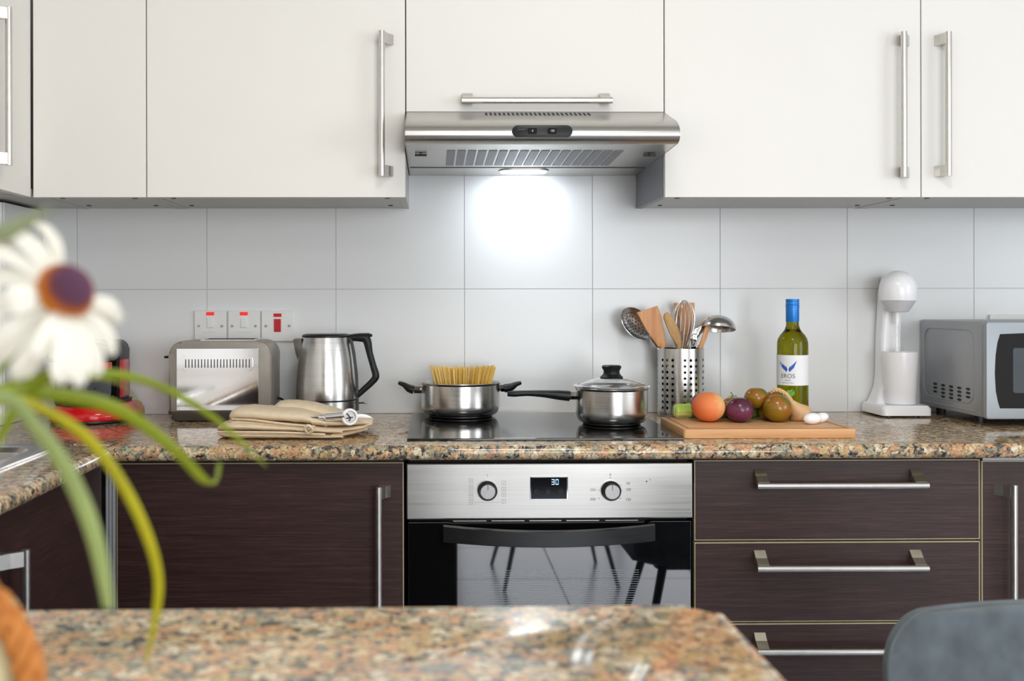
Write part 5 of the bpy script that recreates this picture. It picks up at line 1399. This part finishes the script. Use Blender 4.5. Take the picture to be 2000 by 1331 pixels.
# ------------------------------------------------------------------ plant in the foreground
PYp = -2.268
hc_ = W(-190, 1335, PYp)
t = thing('planter', (hc_.x, PYp, CT), 'cream planter with thick twisted orange raffia hoop, bottom left foreground', 'planter')
Rm = W(-190+271, 1335, PYp).x-hc_.x; hz_c = CT+0.0009+Rm+0.008
bm = nb(); pr_ = []
for i in range(17):
    a = PI*i/16; pr_.append((max(0.0, (Rm-0.007)*math.sin(a)), -(Rm-0.004)*math.cos(a)))
pr_ = [(r, z) for r, z in pr_ if z < Rm*0.62]
zt_p = pr_[-1][1]; rt_ = pr_[-1][0]
pr_ = [(0, -(Rm-0.002))]+[(0.035, -(Rm+0.004))]+[p for p in pr_[3:]]+[(rt_-0.004, zt_p), (rt_-0.008, zt_p-0.015), (0, zt_p-0.016)]
lathe(bm, pr_, hc_.x, PYp+0.004, 48, hz_c); obj('pot', bm, M['creampot'], t, True, 40)
obj('moss', lathe(nb(), [(0, 0.006), (0.03, 0.004), (rt_-0.009, 0)], hc_.x, PYp+0.004, 32, hz_c+zt_p-0.014), M['soil'], t, True)
for s in range(3):
    pts = []
    N = 220
    for i in range(N+1):
        a = 2*PI*i/N; tw_ = a*15+s*2*PI/3
        rr = Rm+0.0048*math.cos(tw_); pts.append((hc_.x+rr*math.cos(a), PYp-0.010+0.0048*math.sin(tw_)-0.004, hz_c+rr*math.sin(a)))
    obj('raffia_strand', tube(nb(), pts, 0.0041, 8, cap=False), M['rope'], t, True)
plant = thing('flowering_plant', (hc_.x, PYp, hz_c+zt_p-0.01), 'out-of-focus plant with white daisy-like coneflower and long green blades, left foreground', 'plant')
root = Vector((hc_.x, PYp+0.004, hz_c+zt_p-0.012))
def blade(P, Ys, rads, mat, name='grass_blade', m=7, flat=0.28):
    pts = smoothpts([W(p[0], p[1], y) for p, y in zip(P, Ys)], m)
    rd = lerps(rads, m)
    obj(name, tube(nb(), pts, rd, 8, flat, (0.15, 1, 0.25)), mat, plant, True, 60)
def px2r(px, Y): return px/2*(Y-CAM.y)/2107
def bl(P, Y0, Y1, wpx, mat):
    n = len(P); Ys = [Y0+(Y1-Y0)*i/(n-1) for i in range(n)]
    blade(P, Ys, [max(px2r(w_, y), 0.0004) for w_, y in zip(wpx, Ys)], mat)
# blades start in the planter (off frame at left), arch over and fall
st = [(-150, 1160), (-170, 950), (-120, 800)]
bl(st+[(0, 762), (110, 735), (220, 732), (300, 750), (370, 785), (440, 835), (520, 912)], -2.26, -2.12, [10, 16, 20, 24, 24, 22, 18, 16, 13, 3], M['leaf'])
bl([(-200, 1160), (-230, 960), (-150, 800)]+[(0, 768), (120, 772), (220, 796), (290, 838), (350, 888), (395, 936), (412, 945), (424, 932), (427, 908)], -2.27, -2.14, [12, 20, 26, 30, 32, 32, 28, 24, 22, 20, 16, 14], M['leaf'])
bl([(-120, 1170), (-150, 980), (-80, 830)]+[(20, 782), (90, 803), (170, 856), (235, 940), (285, 1040), (309, 1130), (303, 1210), (283, 1300)], -2.27, -2.18, [10, 14, 18, 20, 24, 26, 26, 24, 20, 16, 4], M['leafy'])
bl([(-170, 1170), (-200, 960), (-90, 810)]+[(10, 778), (70, 835), (125, 910), (168, 1000), (195, 1090), (212, 1188)], -2.33, -2.30, [14, 20, 26, 32, 36, 38, 38, 34, 22], M['leafp'])
bl([(-100, 1170), (-60, 900), (60, 770), (150, 742), (225, 748), (262, 775), (285, 822)], -2.2, -1.95, [6, 8, 9, 9, 9, 9, 3], M['leafp'])
bl([(-260, 1170), (-330, 850), (-200, 600), (-60, 480), (20, 450), (100, 408)], -2.36, -2.42, [12, 22, 30, 36, 38, 6], M['leafg'])
bl([(-60, 1180), (-40, 960), (30, 800), (90, 735), (130, 725)], -2.2, -2.25, [8, 12, 22, 30, 12], M['leaf'])
# stem of the flower
FC = W(125, 572, -2.30)
blade([(-140, 1170), (-120, 900), (20, 700), (100, 600)], [-2.26, -2.26, -2.265, -2.285], [0.0022, 0.002, 0.002, 0.002], M['leafp'], 'flower_stem', 7, 1.0)
fax = Vector((0.66, -0.58, 0.40)).normalized(); qf = fax.to_track_quat('Z', 'Y').to_matrix()
def rr2(px): return px*(FC.y-CAM.y)/2107
dr_ = rr2(52)
kk = NT('cone_orange_purple'); geo = kk.n('ShaderNodeTexCoord'); sx_ = kk.n('ShaderNodeVectorMath', operation='DOT_PRODUCT')
kk.l(geo.outputs['Generated'], sx_.inputs[0]); sx_.inputs[1].default_value = tuple(fax)
nz = kk.n('ShaderNodeTexNoise'); nz.inputs['Scale'].default_value = 30; kk.l(geo.outputs['Generated'], nz.inputs['Vector'])
ma = kk.n('ShaderNodeMath', operation='MULTIPLY_ADD'); kk.l(nz.outputs['Fac'], ma.inputs[0]); ma.inputs[1].default_value = 0.12; kk.l(sx_.outputs['Value'], ma.inputs[2])
kk.l(kk.ramp(ma.outputs[0], [(0.1, rgb(204, 132, 24)), (0.44, rgb(186, 104, 26)), (0.54, rgb(118, 62, 66)), (0.64, rgb(100, 64, 88))]), kk.b.inputs['Base Color']); kk.b.inputs['Roughness'].default_value = 0.8
# ramp uses the head's own box coordinates: base orange, crown purple
bm = nb()
for i in range(420):
    g_ = i+0.5; th = math.acos(1-g_/420*1.0)*1.0; ph = PI*(1+5**0.5)*g_
    d_ = Vector((math.sin(th)*math.cos(ph), math.sin(th)*math.sin(ph), math.cos(th)*0.92))
    c_ = FC + qf @ (d_*dr_); n_ = qf @ d_.normalized()
    s_ = dr_*0.075; ax1 = n_.orthogonal().normalized(); ax2 = n_.cross(ax1)
    tip = bm.verts.new(c_+n_*s_*1.8); r_ = [bm.verts.new(c_+(ax1*math.cos(k*PI/2.5)+ax2*math.sin(k*PI/2.5))*s_) for k in range(5)]
    for k_ in range(5): bm.faces.new((tip, r_[k_], r_[(k_+1) % 5]))
sphere(bm, FC, dr_*0.97, dr_*0.97, dr_*0.93, 32, 20, rot=qf)
fh = obj('flower_cone', bm, kk.m, plant, True, 60)
PC = FC - fax*dr_*0.15
tips = [((30, 742), -2.315), ((76, 700), -2.33), ((119, 747), -2.33), ((158, 752), -2.325), ((196, 732), -2.31), ((228, 690), -2.285), ((243, 620), -2.27),
        ((-30, 700), -2.31), ((-70, 640), -2.295), ((-90, 570), -2.285), ((-80, 500), -2.275), ((-30, 450), -2.265), ((68, 436), -2.26), ((20, 470), -2.262), ((215, 650), -2.262), ((10, 590), -2.32)]
wid = [46, 44, 50, 40, 36, 40, 42, 60, 60, 60, 60, 56, 34, 54, 40, 56]
for (tp_, y), w_ in zip(tips, wid):
    tip = W(tp_[0], tp_[1], y); d_ = tip-PC; L_ = d_.length
    side = d_.cross(fax).normalized(); nn = side.cross(d_).normalized()
    if nn.dot(fax) < 0: nn = -nn
    b0_ = PC + (d_-fax*d_.dot(fax)).normalized()*dr_*0.7
    bm = nb(); nu, nv = 10, 6; G_ = []
    for lay in (0, 1):
        g_ = []
        for i in range(nu+1):
            u = i/nu; c_ = b0_+(tip-b0_)*u + nn*L_*0.16*math.sin(PI*u)
            ww = rr2(w_)/2*(0.35+0.65*math.sin(min(1, u*1.25)*PI/2))*(1 if u < 0.8 else math.sqrt(max(0.04, 1-((u-0.8)/0.21)**2)))
            row = []
            for j in range(nv+1):
                v = -1+2*j/nv
                row.append(bm.verts.new(c_+side*ww*v + nn*(0.0012*math.cos(v*PI*1.5)-0.002*v*v) - nn*0.0006*lay))
            g_.append(row)
        G_.append(g_)
    for lay in (0, 1):
        for i in range(nu):
            for j in range(nv):
                q4 = (G_[lay][i][j], G_[lay][i][j+1], G_[lay][i+1][j+1], G_[lay][i+1][j]); bm.faces.new(q4 if lay == 0 else q4[::-1])
    for i in range(nu):
        bm.faces.new((G_[0][i][0], G_[0][i+1][0], G_[1][i+1][0], G_[1][i][0])); bm.faces.new((G_[0][i+1][nv], G_[0][i][nv], G_[1][i][nv], G_[1][i+1][nv]))
    for j in range(nv):
        bm.faces.new((G_[0][0][j], G_[1][0][j], G_[1][0][j+1], G_[0][0][j+1])); bm.faces.new((G_[0][nu][j], G_[0][nu][j+1], G_[1][nu][j+1], G_[1][nu][j]))
    obj('petal', bm, M['petal'], plant, True, 60)
# unseen panel housings for the added ceiling fill lights
for y_ in (-2.0, -4.2):
    t = thing('added_fill_panel', (0.35, y_, ZC-0.03), 'square white added ceiling fill panel over the peninsula' if y_ > -3 else 'square white added ceiling fill panel near the terrace door', 'ceiling lamp')
    bm = nb(); box(bm, 0.05, 0.65, y_-0.3, y_+0.3, ZC-0.03, ZC-0.0005, 0.002); obj('housing', bm, M['whitep'], t)
